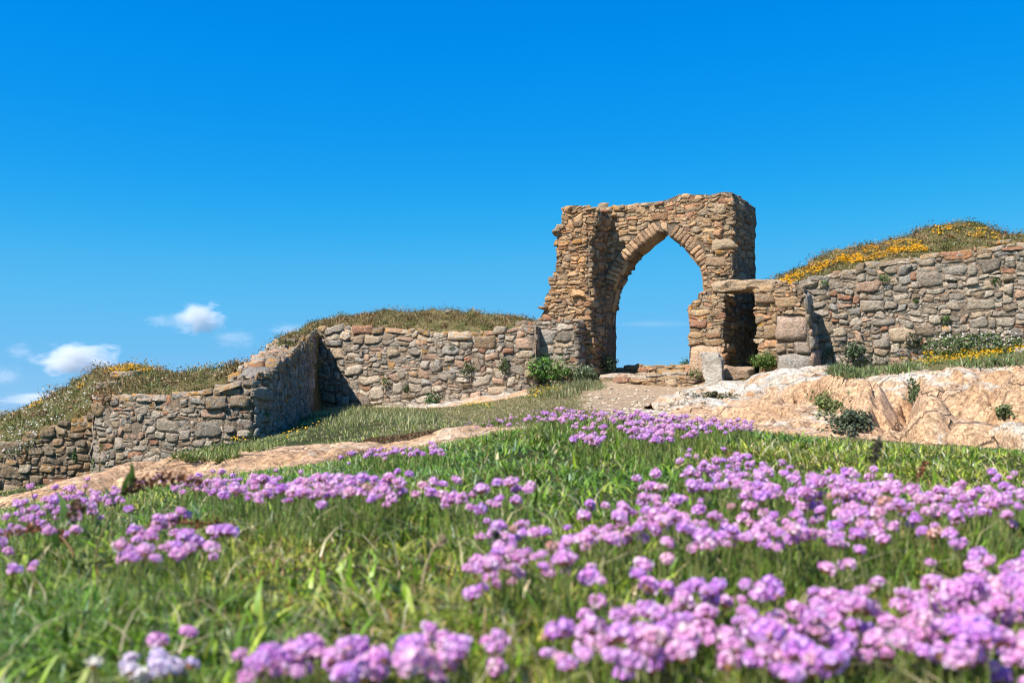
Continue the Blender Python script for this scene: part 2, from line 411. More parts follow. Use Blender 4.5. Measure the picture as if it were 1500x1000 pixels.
def stones(mb, corners, mapf, prot=(.02, .07), gap=.012, pal=PAL_GREY, red=.05, lich=0.0, back=.06, jit=.16, cols=None, lichf=None, warp=.065, rnd=(.03, .15), wseed=0):
    back = back * .6
    c = np.array(corners, float)
    K = len(c)
    if K == 0: return
    mid = c.mean(1, keepdims=True)
    size = np.abs(c - mid).max(1) * 2
    # wandering joints
    mid = c.mean(1, keepdims=True)
    sh = np.maximum(1 - gap / np.maximum(size, .02), .45)[:, None, :]
    c = mid + (c - mid) * sh
    mind = np.abs(c - mid).min(1).min(1) * 2
    c = c + RNG.uniform(-1, 1, c.shape) * (jit * np.minimum(mind, .35))[:, None, None]
    k = RNG.uniform(rnd[0], rnd[1], (K, 1, 1))
    S = np.broadcast_to(_S, (K, 7, 7)); T = np.broadcast_to(_T, (K, 7, 7))
    ph = RNG.uniform(0, 6.28, (4, K, 1, 1)); am = RNG.uniform(.0, .06, (4, K, 1, 1))
    S2 = S * (1 - k * (S * T) ** 2) + am[0] * np.sin(2.3 * T + ph[0]) * np.abs(S) + am[2] * .5 * np.sin(5.1 * T + ph[2]) * np.abs(S)
    T2 = T * (1 - k * (S * T) ** 2) + am[1] * np.sin(2.5 * S + ph[1]) * np.abs(T) + am[3] * .5 * np.sin(4.7 * S + ph[3]) * np.abs(T)
    a = (1 + S2) / 2; b = (1 + T2) / 2
    UV = (c[:, 0, None, None] * ((1 - a) * (1 - b))[..., None] + c[:, 1, None, None] * (a * (1 - b))[..., None]
          + c[:, 2, None, None] * (a * b)[..., None] + c[:, 3, None, None] * ((1 - a) * b)[..., None])
    if warp > 0:
        q = np.concatenate([UV * np.array([2.6, 3.4]), np.full(UV.shape[:-1] + (1,), wseed * 7.3)], -1)
        UV = UV + warp * np.stack([fbm(q, 2, 41) * .9, fbm(q, 2, 77) * .8], -1)
    p = RNG.uniform(prot[0], prot[1], (K, 1, 1)) * np.clip(size.min(1) / .18, .6, 1.3)[:, None, None]
    ring = np.maximum(np.abs(S), np.abs(T))
    h = p * (1 - .08 * (S ** 2 + T ** 2) / 2) + RNG.normal(0, .20, (K, 1, 1)) * p * S + RNG.normal(0, .22, (K, 1, 1)) * p * T
    h = np.where(ring > .95, np.minimum(-back, h - .05) * .7, np.where(ring > .8, h * RNG.uniform(.72, .97, (K, 1, 1)), h))
    pp = mapf(UV[..., 0], UV[..., 1], h)
    nz = np.stack([vnoise(pp * 5.5, s) for s in (1, 2, 3)], -1) * .022 + np.stack([vnoise(pp * 14, s) for s in (4, 5, 6)], -1) * .014
    pp = pp + nz
    col = pick_cols(K, pal, red) if cols is None else cols
    lc = (RNG.random(K) < lich).astype(float) * RNG.uniform(.5, 1, K)
    if lichf is not None: lc = np.maximum(lc, lichf(mid[:, 0, 0], mid[:, 0, 1]))
    cc = np.concatenate([col, lc[:, None]], 1)
    C = np.repeat(cc[:, None], 49, 1).reshape(-1, 4)
    Q = (_GQ[None] + (np.arange(K) * 49)[:, None, None]).reshape(-1, 4)
    mb.add(pp.reshape(-1, 3), Q, C, 0)

# loose irregular blocks
def _cubesphere(n=4):
    bm = bmesh.new(); bmesh.ops.create_cube(bm, size=2); bmesh.ops.subdivide_edges(bm, edges=bm.edges[:], cuts=n - 1, use_grid_fill=True)
    V = np.array([v.co[:] for v in bm.verts]); Q = np.array([[v.index for v in f.verts] for f in bm.faces]); bm.free()
    return V, Q
_LV, _LQ = _cubesphere(4)
def lump(mb, cen, size, rot=(0, 0, 0), col=(.3, .25, .2), lich=0, rough=.12, p=5.0, seed=None):
    V = _LV.copy()
    r = (np.abs(V) ** p).sum(1) ** (1 / p)
    V = V / r[:, None]
    s = seed if seed is not None else RNG.integers(0, 9999)
    V = V * (1 + rough * fbm(V * 1.3 + s * 3.17, 3, int(s) % 100)[:, None])
    V = V * (np.asarray(size) / 2)
    R = np.array(Euler(rot).to_matrix())
    mb.add(V @ R.T + np.asarray(cen), _LQ, (*col, lich), 0)

_BV, _BQ = _cubesphere(16)
def big_lump(mb, cen, size, rot, col, lich=0, rough=.05, p=9.0, seed=1):
    V = _BV / ((np.abs(_BV) ** p).sum(1) ** (1 / p))[:, None]
    V = V * (np.asarray(size) / 2)
    V = V + np.stack([fbm(V * 2.2 + seed * 5.1 + k * 9, 2, k) for k in range(3)], -1) * rough * 1.2 + np.stack([fbm(V * 7 + seed * 3.3 + k * 9, 3, 20 + k) for k in range(3)], -1) * rough * .55
    mb.add(V @ np.array(Euler(rot).to_matrix()).T + np.asarray(cen), _BQ, (*col, lich), 0)

def core_prism(mb, poly, mapf, h0, h1, ragged=.03):
    """solid rough backing behind the face stones: polygon extruded from depth h1 (back) to h0 (front)"""
    pts = []
    n = len(poly)
    for k in range(n):
        a = np.array(poly[k]); b = np.array(poly[(k + 1) % n]); L = np.linalg.norm(b - a)
        m = max(1, int(L / .16))
        for i in range(m): pts.append(a + (b - a) * i / m)
    pts = np.array(pts); pts = pts + RNG.uniform(-ragged, ragged, pts.shape)
    N = len(pts)
    f = mapf(pts[:, 0], pts[:, 1], np.full(N, h0)); bk = mapf(pts[:, 0], pts[:, 1], np.full(N, h1))
    nseg = max(1, int(abs(h0 - h1) / .2))
    rings = [f + (bk - f) * (i / nseg) for i in range(nseg + 1)]
    for i in range(1, nseg): rings[i] = rings[i] + RNG.uniform(-ragged, ragged, rings[i].shape)
    mb.add(np.concatenate(rings), np.concatenate([np.stack([np.arange(N) + i * N, np.roll(np.arange(N), -1) + i * N, np.roll(np.arange(N), -1) + (i + 1) * N, np.arange(N) + (i + 1) * N], -1) for i in range(nseg)]), (.2, .16, .12, 0), 1)
    mb.add(f, np.arange(N)[None], (.2, .16, .12, 0), 1)
    mb.add(bk, np.arange(N)[None, ::-1], (.2, .16, .12, 0), 1)

OCC = []   # (verts, quads) of big solids, for finding where plants stand

# ---- free-standing walls along a plan polyline -------------------------------------------------
def wall(name, stations, thick, cw, ch, big, pal, red, prot, lich_top=.5, parent=None, lich=.02, bottom_ext=.5, gap=.014, rag=.05, caps=True, wseed=0, warp=.04, endcap=True):
    """stations: (px, d, py_top, py_bottom) along the wall's face"""
    st = np.array(stations, float)
    Tp = P(st[:, 0], st[:, 2], st[:, 1]); Bp = P(st[:, 0], st[:, 3], st[:, 1])
    # densify
    t = np.linspace(0, len(st) - 1, 160); idx = np.arange(len(st))
    def ip(a): return np.interp(t, idx, a)
    k = np.exp(-np.linspace(-2, 2, 15) ** 2); k /= k.sum()
    def sm(a): return np.convolve(np.pad(a, 7, mode='reflect', reflect_type='odd'), k, 'valid')
    x = sm(ip(Tp[:, 0])); y = sm(ip(Tp[:, 1])); zt = ip(Tp[:, 2]); zb = ip(Bp[:, 2]) - bottom_ext
    u = np.concatenate([[0], np.cumsum(np.hypot(np.diff(x), np.diff(y)))])
    dx = np.gradient(x, u); dy = np.gradient(y, u); L = np.hypot(dx, dy)
    nx, ny = dy / L, -dx / L
    if (nx * (0 - x) + ny * (0 - y)).mean() < 0: nx, ny = -nx, -ny
    def mapf(U, Vv, h):
        Uc = np.clip(U, 0, u[-1])
        return np.stack([np.interp(Uc, u, x) + np.interp(Uc, u, nx) * h, np.interp(Uc, u, y) + np.interp(Uc, u, ny) * h, Vv + 0 * h], -1)
    mb = MB()
    top = lambda U: np.interp(U, u, zt)
    bot = lambda U: np.interp(U, u, zb)
    # core
    N = len(u)
    jt = RNG.uniform(-rag, rag * .3, N)
    fr_t = mapf(u, zt - .06 + jt, np.full(N, .005)); fr_b = mapf(u, zb, np.full(N, .005))
    bk_t = mapf(u, zt - .08 + jt, np.full(N, -thick)); bk_b = mapf(u, zb, np.full(N, -thick))
    V = np.concatenate([fr_b, fr_t, bk_t, bk_b]); Q = []
    for r in range(4):
        a = np.arange(N - 1) + r * N; b = np.arange(N - 1) + ((r + 1) % 4) * N
        Q.append(np.stack([a, a + 1, b + 1, b], -1))
    Q = np.concatenate(Q)[:, ::-1]
    mb.add(V, Q, (.2, .16, .12, 0), 1)
    mb.add(V, np.array([[0, N, 2 * N, 3 * N], [N - 1, 4 * N - 1, 3 * N - 1, 2 * N - 1]]), (.2, .16, .12, 0), 1)
    OCC.append((V, Q))
    c = pack(0, u[-1], zb.min(), zt.max() + .05, cw, ch, big)
    m = c.mean(1)
    ok = (m[:, 1] > bot(m[:, 0]) - .1) & (m[:, 1] < top(m[:, 0]) + .0) & (c[:, 2, 1] < top(m[:, 0]) + .12)
    lf = lambda U, Vv: np.clip(1 - (top(U) - Vv) / .45, 0, 1) * lich_top * (RNG.random(len(U)) < .6)
    stones(mb, c[ok], mapf, prot, gap, pal, red, lich, lichf=lf, wseed=wseed, warp=warp)
    c = pack(0, u[-1], zb.min(), zt.max() + .05, .09, .055, .02); m = c.mean(1)
    ok = (m[:, 1] > bot(m[:, 0]) + .25) & (m[:, 1] < top(m[:, 0]) - .01)
    stones(mb, c[ok], mapf, (.0, .03), .006, pal * .95, red, lich, lichf=lf, wseed=wseed + 1, warp=.03, jit=.3)
    if endcap:
        for ue, sg in ((0, -1), (u[-1], 1)):
            Tx, Ty = np.interp(ue, u, dx / L), np.interp(ue, u, dy / L)
            ox, oy = np.interp(ue, u, x), np.interp(ue, u, y); ax, ay = np.interp(ue, u, nx), np.interp(ue, u, ny)
            def me_(U, Vv, h, ox=ox, oy=oy, ax=ax, ay=ay, Tx=Tx, Ty=Ty, sg=sg):
                return np.stack([ox - ax * U + Tx * h * sg, oy - ay * U + Ty * h * sg, Vv + 0 * h], -1)
            ce = pack(0, thick, bot(ue), top(ue) - .02, cw, ch, big)
            stones(mb, ce, me_, prot, gap, pal, red, lich, wseed=wseed + 3)
    if caps:
        ct = pack(0, u[-1], -.02, thick, cw * 1.5, cw * 1.3, .25)
        def mt(U, W, h):
            Uc = np.clip(U, 0, u[-1])
            return np.stack([np.interp(Uc, u, x) - np.interp(Uc, u, nx) * W, np.interp(Uc, u, y) - np.interp(Uc, u, ny) * W, top(Uc) - .07 + h], -1)
        stones(mb, ct, mt, (.03, .09), gap, pal, red, lich_top * .55, wseed=wseed + 9, warp=warp)
    o = mb.build(name, WALLM, parent, smooth=False)
    return o, mapf, top, bot, u[-1], mb

# ------------------------------------------------------------------ gateway
GA = math.radians(30)
G0 = P(972, 545, 30.0)
EU = np.array([math.cos(GA), -math.sin(GA), 0]); EN = np.array([-math.sin(GA), -math.cos(GA), 0]); EZ = np.array([0, 0, 1.0])
def gp(px, py, n):
    """gate-plane coordinates (u, z) of a photo pixel on the plane standing n in front of the arch wall"""
    r = ray(px, py); t = (G0 @ EN + n) / (r @ EN); X = r * t - G0
    return float(X @ EU), float(X[2])
def zz(L, n):   # points read off an enlarged crop of the gateway
    return [gp(760 + a / 2.7786, 260 + b / 2.7778, n) for a, b in L]
def face(n):    # map on a plane parallel to the arch wall
    return lambda U, Vv, h: G0 + np.asarray(U)[..., None] * EU + np.asarray(Vv)[..., None] * EZ + (n + np.asarray(h))[..., None] * EN
def sideface(u0, n0, sgn=1):   # map on a plane facing +u; U runs backwards from n0
    return lambda U, Vv, h: G0 + (u0 + sgn * np.asarray(h))[..., None] * EU + np.asarray(Vv)[..., None] * EZ + (n0 - np.asarray(U))[..., None] * EN

def fill_poly(mb, poly, mapf, cw, ch, big, holes=(), slack=.35, **kw):
    pl = np.array(poly)
    c = pack(pl[:, 0].min(), pl[:, 0].max() + cw, pl[:, 1].min(), pl[:, 1].max() + ch, cw, ch, big)
    m = c.mean(1)
    ok = inpoly(m[:, 0], m[:, 1], poly)
    sh = m[:, None] + (c - m[:, None]) * (1 - slack)
    for k in range(4): ok &= inpoly(sh[:, k, 0], sh[:, k, 1], poly)
    for hpoly in holes:
        ok &= ~inpoly(m[:, 0], m[:, 1], hpoly)
        for k in range(4): ok &= ~inpoly(sh[:, k, 0], sh[:, k, 1], hpoly)
    stones(mb, c[ok], mapf, **kw)
    # small pinning stones behind, showing in joints and along ragged edges
    c = pack(pl[:, 0].min(), pl[:, 0].max() + .1, pl[:, 1].min(), pl[:, 1].max() + .06, .075, .05, .02)
    m = c.mean(1); ok = inpoly(m[:, 0], m[:, 1], poly)
    for hpoly in holes: ok &= ~inpoly(m[:, 0], m[:, 1], hpoly)
    k2 = dict(kw); k2['prot'] = (.0, .03); k2['gap'] = .008; k2['jit'] = .3; k2['rnd'] = (.05, .2); k2.pop('cols', None); k2['pal'] = kw.get('pal', PAL_GREY) * .9
    stones(mb, c[ok], mapf, **k2)

gate = empty('castle_gateway', G0)
tag(gate, 'tall ruined stone gateway with a pointed arch and broken top against blue sky', 'gateway')
def gbuild(mb, name, label=None):
    o = mb.build(name, WALLM, smooth=False)
    o.data.transform(Matrix.Translation(-Vector(G0)))
    o.parent = gate
    OCC.append((mb.V[0], None))
    if label: o['label'] = label
    return o

ZB = -1.2   # footing level under the gate (local)
# arch wall
left_in = [(580, 217), (556, 240), (508, 275), (468, 312), (435, 350), (407, 400), (381, 460), (364, 520), (351, 590), (345, 660), (344, 800)]
right_in = [(752, 800), (756, 620), (756, 520), (753, 450), (746, 385), (726, 345), (692, 300), (652, 266), (612, 237)]
top_prof = [(290, 126), (340, 124), (400, 120), (440, 114), (480, 106), (530, 101), (575, 99), (610, 88), (640, 76), (690, 67), (735, 70), (775, 72), (805, 66)]
AL = zz(left_in, 0); AR = zz(right_in, 0); TPf = zz(top_prof, 0)
ul = zz([(285, 300)], 0)[0][0]; ur = zz([(815, 300)], 0)[0][0]
arch_poly = [(ul, ZB)] + [(ul, TPf[0][1])] + TPf + [(ur, TPf[-1][1])] + [(ur, ZB)] + [(AR[0][0], ZB)] + AR + AL[:] + [(AL[-1][0], ZB)]
open_poly = [(AR[0][0], ZB)] + AR + AL + [(AL[-1][0], ZB)]
TH = .62
mb = MB()
core_prism(mb, arch_poly, face(0), -.01, -TH, .02)
# ring line (springers up to apex and down)
def resample(pts, step):
    p = np.array(pts); L = np.concatenate([[0], np.cumsum(np.hypot(*np.diff(p, axis=0).T))]); n = max(2, int(L[-1] / step))
    s = np.linspace(0, L[-1], n + 1)
    return np.stack([np.interp(s, L, p[:, 0]), np.interp(s, L, p[:, 1])], -1)
RW_ = .40
def ring_quads(line, side, w=RW_, lo=-9):
    p = resample(line, .14)
    d = np.gradient(p, axis=0); d /= np.linalg.norm(d, axis=1)[:, None]
    nrm = np.stack([d[:, 1], -d[:, 0]], -1) * side
    out = p + nrm * w
    q = []
    for i in range(len(p) - 1):
        q.append([p[i], p[i + 1], out[i + 1], out[i]])
    return np.array(q), p, out
Lline = AL[:9]; Rline = list(reversed(AR))[:8]
qL, pL, oL = ring_quads(Lline, -1); qR, pR, oR = ring_quads(Rline, 1)
if oL[:, 0].mean() > pL[:, 0].mean(): qL, pL, oL = ring_quads(Lline, 1)
if oR[:, 0].mean() < pR[:, 0].mean(): qR, pR, oR = ring_quads(Rline, -1)
ring_poly = [tuple(x) for x in oL[::-1]] + [tuple(x) for x in oR] + [tuple(x) for x in pR[::-1]] + [tuple(x) for x in pL]
GK = dict(prot=(.015, .06), gap=.01, pal=PAL_WARM, red=.05, lich=.02)
fill_poly(mb, arch_poly, face(0), .085, .056, .04, holes=[ring_poly, open_poly], **GK)
# soffit / jamb stones lining the opening
for line, sg in ((AL, 1), (list(reversed(AR)), -1)):
    p = resample([line[0]] + list(line[1:]) + [(line[-1][0], ZB)], .05)
    L = np.concatenate([[0], np.cumsum(np.hypot(*np.diff(p, axis=0).T))])
    d = np.gradient(p, axis=0); d /= np.linalg.norm(d, axis=1)[:, None]
    nn = np.stack([d[:, 1], -d[:, 0]], -1)
    cen = np.array([0, 1.5])
    if ((cen - p) * nn).sum(1).mean() < 0: nn = -nn
    def ms(U, W, h, p=p, L=L, nn=nn):
        uu = np.interp(U, L, p[:, 0]) + np.interp(U, L, nn[:, 0]) * h; vv = np.interp(U, L, p[:, 1]) + np.interp(U, L, nn[:, 1]) * h
        return G0 + uu[..., None] * EU + vv[..., None] * EZ - np.asarray(W)[..., None] * EN
    c = pack(0, L[-1], 0.01, TH, .17, .1, .05)
    stones(mb, c, ms, (.015, .055), .02, PAL_WARM, .02, 0, warp=.012)
# back face stones
fill_poly(mb, arch_poly, lambda U, Vv, h: face(-TH)(U, Vv, -h), .2, .13, .1, holes=[open_poly], slack=-.1, **GK)
# ragged top
for (u0, z0), (u1, z1) in zip(TPf[:-1], TPf[1:]):
    for k in range(int(abs(u1 - u0) / .13) + 1):
        t = RNG.random()
        lump(mb, G0 + EU * (u0 + (u1 - u0) * t) + EZ * (z0 + (z1 - z0) * t - RNG.uniform(.03, .10)) - EN * RNG.uniform(.02, TH),
             (RNG.uniform(.16, .34), RNG.uniform(.15, .3), RNG.uniform(.08, .16)), (RNG.uniform(-.2, .2), RNG.uniform(-.2, .2), -GA + RNG.uniform(-.3, .3)), pick_cols(1, PAL_WARM)[0], float(RNG.random() < .2))
gbuild(mb, 'arch_wall')

# voussoirs
mb = MB()
stones(mb, np.concatenate([qL, qR, [[pL[0] + [.03, .05], pR[0] + [0, .05], (oR[0] + oL[0]) / 2 + [.06, .02], (oR[0] + oL[0]) / 2 + [-.14, .02]]]]), face(0), (.035, .06), .022, np.array([[.42, .29, .19], [.38, .26, .17], [.45, .32, .21], [.36, .24, .16]]), .06, 0, back=.08, jit=.10, warp=.0, rnd=(.04, .12))
gbuild(mb, 'arch_ring', 'ring of wedge stones round the pointed arch')

# left pier
NP = 1.15
pier = [(178, 122), (205, 116), (250, 117), (292, 119), (316, 128), (318, 150), (309, 185), (297, 215), (291, 250), (288, 330), (287, 420), (286, 560), (290, 880), (70, 880), (72, 590), (84, 566), (106, 536), (110, 500), (112, 480), (130, 455), (128, 425), (147, 385), (152, 335), (156, 300), (153, 262), (157, 215), (158, 198), (176, 186), (177, 150)]
pp_ = zz(pier, NP)
mb = MB()
core_prism(mb, pp_, face(NP), -.02, -NP - .75, .035)
fill_poly(mb, pp_, face(NP), .085, .055, .03, slack=.25, prot=(.015, .085), gap=.01, pal=PAL_WARM * np.array([1.08, 1.0, .92]), red=.03, lich=.03, jit=.3)
# right-facing return, stepping with the front's edge
edge = zz([(318, 128), (318, 150), (309, 185), (297, 215), (291, 250), (288, 330), (287, 420), (286, 560), (290, 880)], NP)
eu = np.array(edge)[::-1]
def mret(U, Vv, h):
    u0 = np.interp(Vv, eu[:, 1], eu[:, 0])
    return G0 + (u0 + h)[..., None] * EU + np.asarray(Vv)[..., None] * EZ + (NP - np.asarray(U))[..., None] * EN
stones(mb, pack(0.0, NP, ZB, eu[-1, 1] - .02, .12, .075, .07), mret, (.03, .11), .02, PAL_WARM * .85, .03, 0)  # palette dimmed here: shade of the return put into the stone colour
# toothed broken edge and top
prof = zz([(72, 590), (84, 566), (106, 536), (110, 500), (112, 480), (130, 455), (128, 425), (147, 385), (152, 335), (156, 300), (153, 262), (157, 215), (158, 198), (176, 186), (177, 150), (178, 122), (205, 116), (250, 117), (292, 119), (316, 128)], NP)
for (u0, z0), (u1, z1) in zip(prof[:-1], prof[1:]):
    L = math.hypot(u1 - u0, z1 - z0)
    for k in range(int(L / .07) + 1):
        t = RNG.random()
        lump(mb, G0 + EU * (u0 + (u1 - u0) * t + RNG.uniform(-.03, .09)) + EZ * (z0 + (z1 - z0) * t - RNG.uniform(0, .08)) + EN * (NP - RNG.uniform(-.03, 1.6) ** 1.0),
             (RNG.uniform(.15, .36), RNG.uniform(.15, .3), RNG.uniform(.07, .15)), (RNG.uniform(-.25, .25), RNG.uniform(-.25, .25), -GA + RNG.uniform(-.4, .4)), pick_cols(1, PAL_WARM)[0], float(RNG.random() < .15) * .8)
gbuild(mb, 'pier', 'broken pier with a ragged toothed outer edge')

# low buttress of squared blocks at the pier's foot
NBt = 1.75
bt = zz([(-14, 588), (40, 585), (120, 575), (228, 578), (233, 640), (235, 720), (237, 920), (-14, 920)], NBt)
mb = MB(); core_prism(mb, bt, face(NBt), -.02, -1.3, .02)
fill_poly(mb, bt, face(NBt), .15, .10, .12, slack=.2, prot=(.02, .05), gap=.016, pal=PAL_GREY, red=.10, lich=.02, jit=.10, rnd=(.03, .1))
ub = bt[4][0]
stones(mb, pack(0, NBt - NP, bt[-1][1], bt[3][1], .15, .1, .15), sideface(ub, NBt), (.03, .07), .025, PAL_GREY, .04, 0)
def mtop(U, W, h): return G0 + np.asarray(U)[..., None] * EU + (NBt - np.asarray(W))[..., None] * EN + (bt[3][1] - .03 + np.asarray(h))[..., None] * EZ
stones(mb, pack(bt[0][0], ub, 0, .7, .2, .16, .2), mtop, (.04, .1), .03, PAL_GREY, .03, .1)
gbuild(mb, 'buttress', 'squared block buttress with flat top')

# right pier, tall, with deep shaded side
NR = .14
rp = [(776, 76), (800, 66), (835, 60), (866, 63), (869, 110), (866, 250), (864, 400), (866, 560), (868, 830), (790, 830), (778, 560), (770, 470), (766, 400), (764, 330), (752, 300), (752, 230), (764, 170), (762, 110)]
rq = zz(rp, NR); mb = MB()
DEP = 2.3
# its back top rises a little: extrude with the same outline
core_prism(mb, rq, face(NR), -.02, -DEP, .03)
fill_poly(mb, rq, face(NR), .10, .066, .06, slack=.25, prot=(.015, .085), gap=.012, pal=PAL_WARM, red=.04, lich=.05, jit=.25)
redge = np.array(zz([(866, 63), (869, 110), (866, 250), (864, 400), (866, 560), (868, 830)], NR))[::-1]
def mside(U, Vv, h):
    u0 = np.interp(Vv, redge[:, 1], redge[:, 0])
    return G0 + (u0 + h)[..., None] * EU + np.asarray(Vv)[..., None] * EZ + (NR - np.asarray(U))[..., None] * EN
stones(mb, pack(0.0, DEP, redge[0, 1], redge[-1, 1] - .02, .11, .07, .05), mside, (.015, .06), .018, PAL_WARM * np.array([.86, .84, .84]), .03, 0)  # flank stones coloured darker than the front to deepen the shade
stones(mb, pack(rq[7][0] - 1.0, rq[7][0], redge[0, 1], redge[-1, 1] - .03, .15, .1, .1), lambda U, Vv, h: face(NR - DEP)(U, Vv, -h), (.02, .09), .02, PAL_WARM, .03, 0)
pr = zz([(776, 74), (800, 66), (835, 60), (866, 62)], NR)
for (u0, z0), (u1, z1) in zip(pr[:-1], pr[1:]):
    for k in range(22):
        t = RNG.random()
        lump(mb, G0 + EU * min(u0 + (u1 - u0) * t, pr[-1][0] - .2) + EZ * (z0 + (z1 - z0) * t - RNG.uniform(.02, .09)) + EN * (NR - RNG.uniform(.15, DEP - .25)),
             (RNG.uniform(.2, .4), RNG.uniform(.2, .4), RNG.uniform(.08, .16)), (RNG.uniform(-.2, .2), RNG.uniform(-.2, .2), RNG.uniform(0, 3)), pick_cols(1, PAL_WARM)[0], float(RNG.random() < .35))
gbuild(mb, 'pier', 'tall pier with a deep shaded flank')

# stub of the forward pier carrying the lintel
NS = 1.2
sp = zz([(695, 830), (694, 640), (696, 525), (706, 505), (726, 492), (730, 472), (768, 466), (800, 476), (829, 486), (829, 640), (833, 740), (836, 830)], NS)
mb = MB(); core_prism(mb, sp, face(NS), -.02, -NS, .02)
zs1 = zz([(760, 682)], NS)[0][1]
blk = np.array([[[sp[0][0] + .02, sp[0][1]], [sp[-1][0] - .02, sp[0][1]], [sp[-2][0] - .02, zs1], [sp[1][0] + .02, zs1]]])
stones(mb, blk, face(NS), (.06, .07), .02, np.array([[.42, .31, .23]]), 0, 0, jit=.03, rnd=(.02, .04), warp=0)
up = [p for p in sp if p[1] > zs1 - .05]
up = [(sp[1][0] - .02, zs1)] + [p for p in sp[1:10]] + [(sp[9][0], zs1)]
fill_poly(mb, up, face(NS), .14, .085, .10, slack=.2, prot=(.02, .05), gap=.013, pal=PAL_WARM * 1.05, red=.08, lich=.03, jit=.10, rnd=(.03, .1))
stones(mb, pack(0, NS - NR, sp[0][1], sp[8][1] - .05, .17, .1, .1), sideface(sp[9][0], NS), (.03, .08), .024, PAL_WARM * .9, .03, 0)  # side facing off the sun: some of its shade is in the tint
for k in range(16):
    t = RNG.random(); u0 = sp[4][0] + (sp[8][0] - sp[4][0]) * t
    lump(mb, G0 + EU * u0 + EZ * (sp[6][1] - .02 - RNG.uniform(0, .1) - .12 * t) + EN * (NS - RNG.uniform(.05, 1.0)), (RNG.uniform(.2, .4), RNG.uniform(.2, .35), RNG.uniform(.1, .2)), (RNG.uniform(-.2, .2), RNG.uniform(-.2, .2), RNG.uniform(0, 3)), pick_cols(1, PAL_WARM)[0], float(RNG.random() < .2))
gbuild(mb, 'door_jamb', 'stub of squared blocks beside the small doorway')

# lintel slab
NL = 1.25
lp = zz([(786, 432), (800, 424), (850, 418), (905, 414), (965, 411), (1010, 412), (1042, 420), (1040, 440), (1010, 452), (960, 453), (915, 455), (865, 459), (812, 460), (792, 455)], NL)
mb = MB(); pl = np.array(lp); lc = (pl.max(0) + pl.min(0)) / 2; ls = pl.max(0) - pl.min(0)
big_lump(mb, G0 + EU * lc[0] + EZ * lc[1] + EN * (NL - .45), (ls[0] + .06, .95, ls[1] * .86), (.03, .02, -GA), (.52, .38, .25), .15, .07, 7, 4)
o = gbuild(mb, 'lintel', 'rough stone slab bridging the small doorway')
o.data.materials[1] = M['stone']

# ------------------------------------------------------------------ curtain walls
# left wall that bends away into shade
lw, lwmap, lwtop, lwbot, lwL, _ = wall('rubble_wall', [(138, 19.0, 577, 705), (190, 18.6, 578, 705), (240, 18.25, 580, 700), (290, 18.0, 572, 690), (335, 17.85, 563, 675), (372, 17.85, 553, 654), (402, 18.35, 540, 638), (430, 21.0, 517, 622), (448, 26.2, 499, 608), (463, 32.2, 485, 598)],
                                  .75, .074, .052, .10, PAL_GREY, .03, (.015, .06), .75, lich=.02, wseed=1, warp=.06)
tag(lw, 'long low rubble wall curving away into shade towards the corner, grassy bank behind', 'wall')
# low dark wall at the far left
l0, *_ = wall('rubble_wall', [(-160, 19.6, 735, 800), (-70, 19.6, 694, 760), (0, 19.6, 664, 740), (30, 19.6, 645, 735), (62, 19.62, 630, 728), (95, 19.66, 619, 722), (128, 19.7, 609, 717), (155, 19.75, 603, 712)],
              .6, .075, .055, .06, PAL_DARK, .05, (.015, .07), 1.0, lich=.06, wseed=2)
tag(l0, 'dark low sloping wall with orange lichen capping, below the slope of white flowers', 'wall')
# middle wall between the corner and the gate
mw, *_ = wall('rubble_wall', [(452, 32.9, 484, 610), (470, 32.7, 480, 606), (500, 32.3, 477, 608), (560, 31.55, 481, 612), (620, 30.9, 486, 614), (680, 30.3, 488, 612), (720, 30.0, 486, 606), (750, 29.75, 480, 600), (785, 29.6, 474, 596)],
              .8, .11, .08, .13, PAL_GREY, .035, (.015, .07), .7, lich=.02, wseed=4, warp=.10)
tag(mw, 'upright rubble wall of big grey and pink stones between the corner and the gateway', 'wall')
# right wall
rwall = empty('rubble_wall', P(1200, 545, 26.5))
tag(rwall, 'high rubble wall beside the doorway with yellow flowers spilling over its top', 'wall')
rw, *_r = wall('wall_face', [(1120, 27.6, 418, 560), (1160, 27.4, 414, 560), (1190, 27.2, 408, 560), (1225, 26.95, 400, 560), (1270, 26.7, 390, 556), (1330, 26.3, 378, 550), (1400, 25.9, 368, 540), (1460, 25.5, 363, 530), (1520, 25.1, 358, 524), (1640, 24.4, 366, 520)],
               .8, .09, .068, .13, PAL_GREY, .045, (.015, .07), .35, lich=.02, wseed=5, warp=.085)
def to_parent(o, par):
    o.data.transform(Matrix.Translation(-par.location)); o.parent = par
to_parent(rw, rwall)
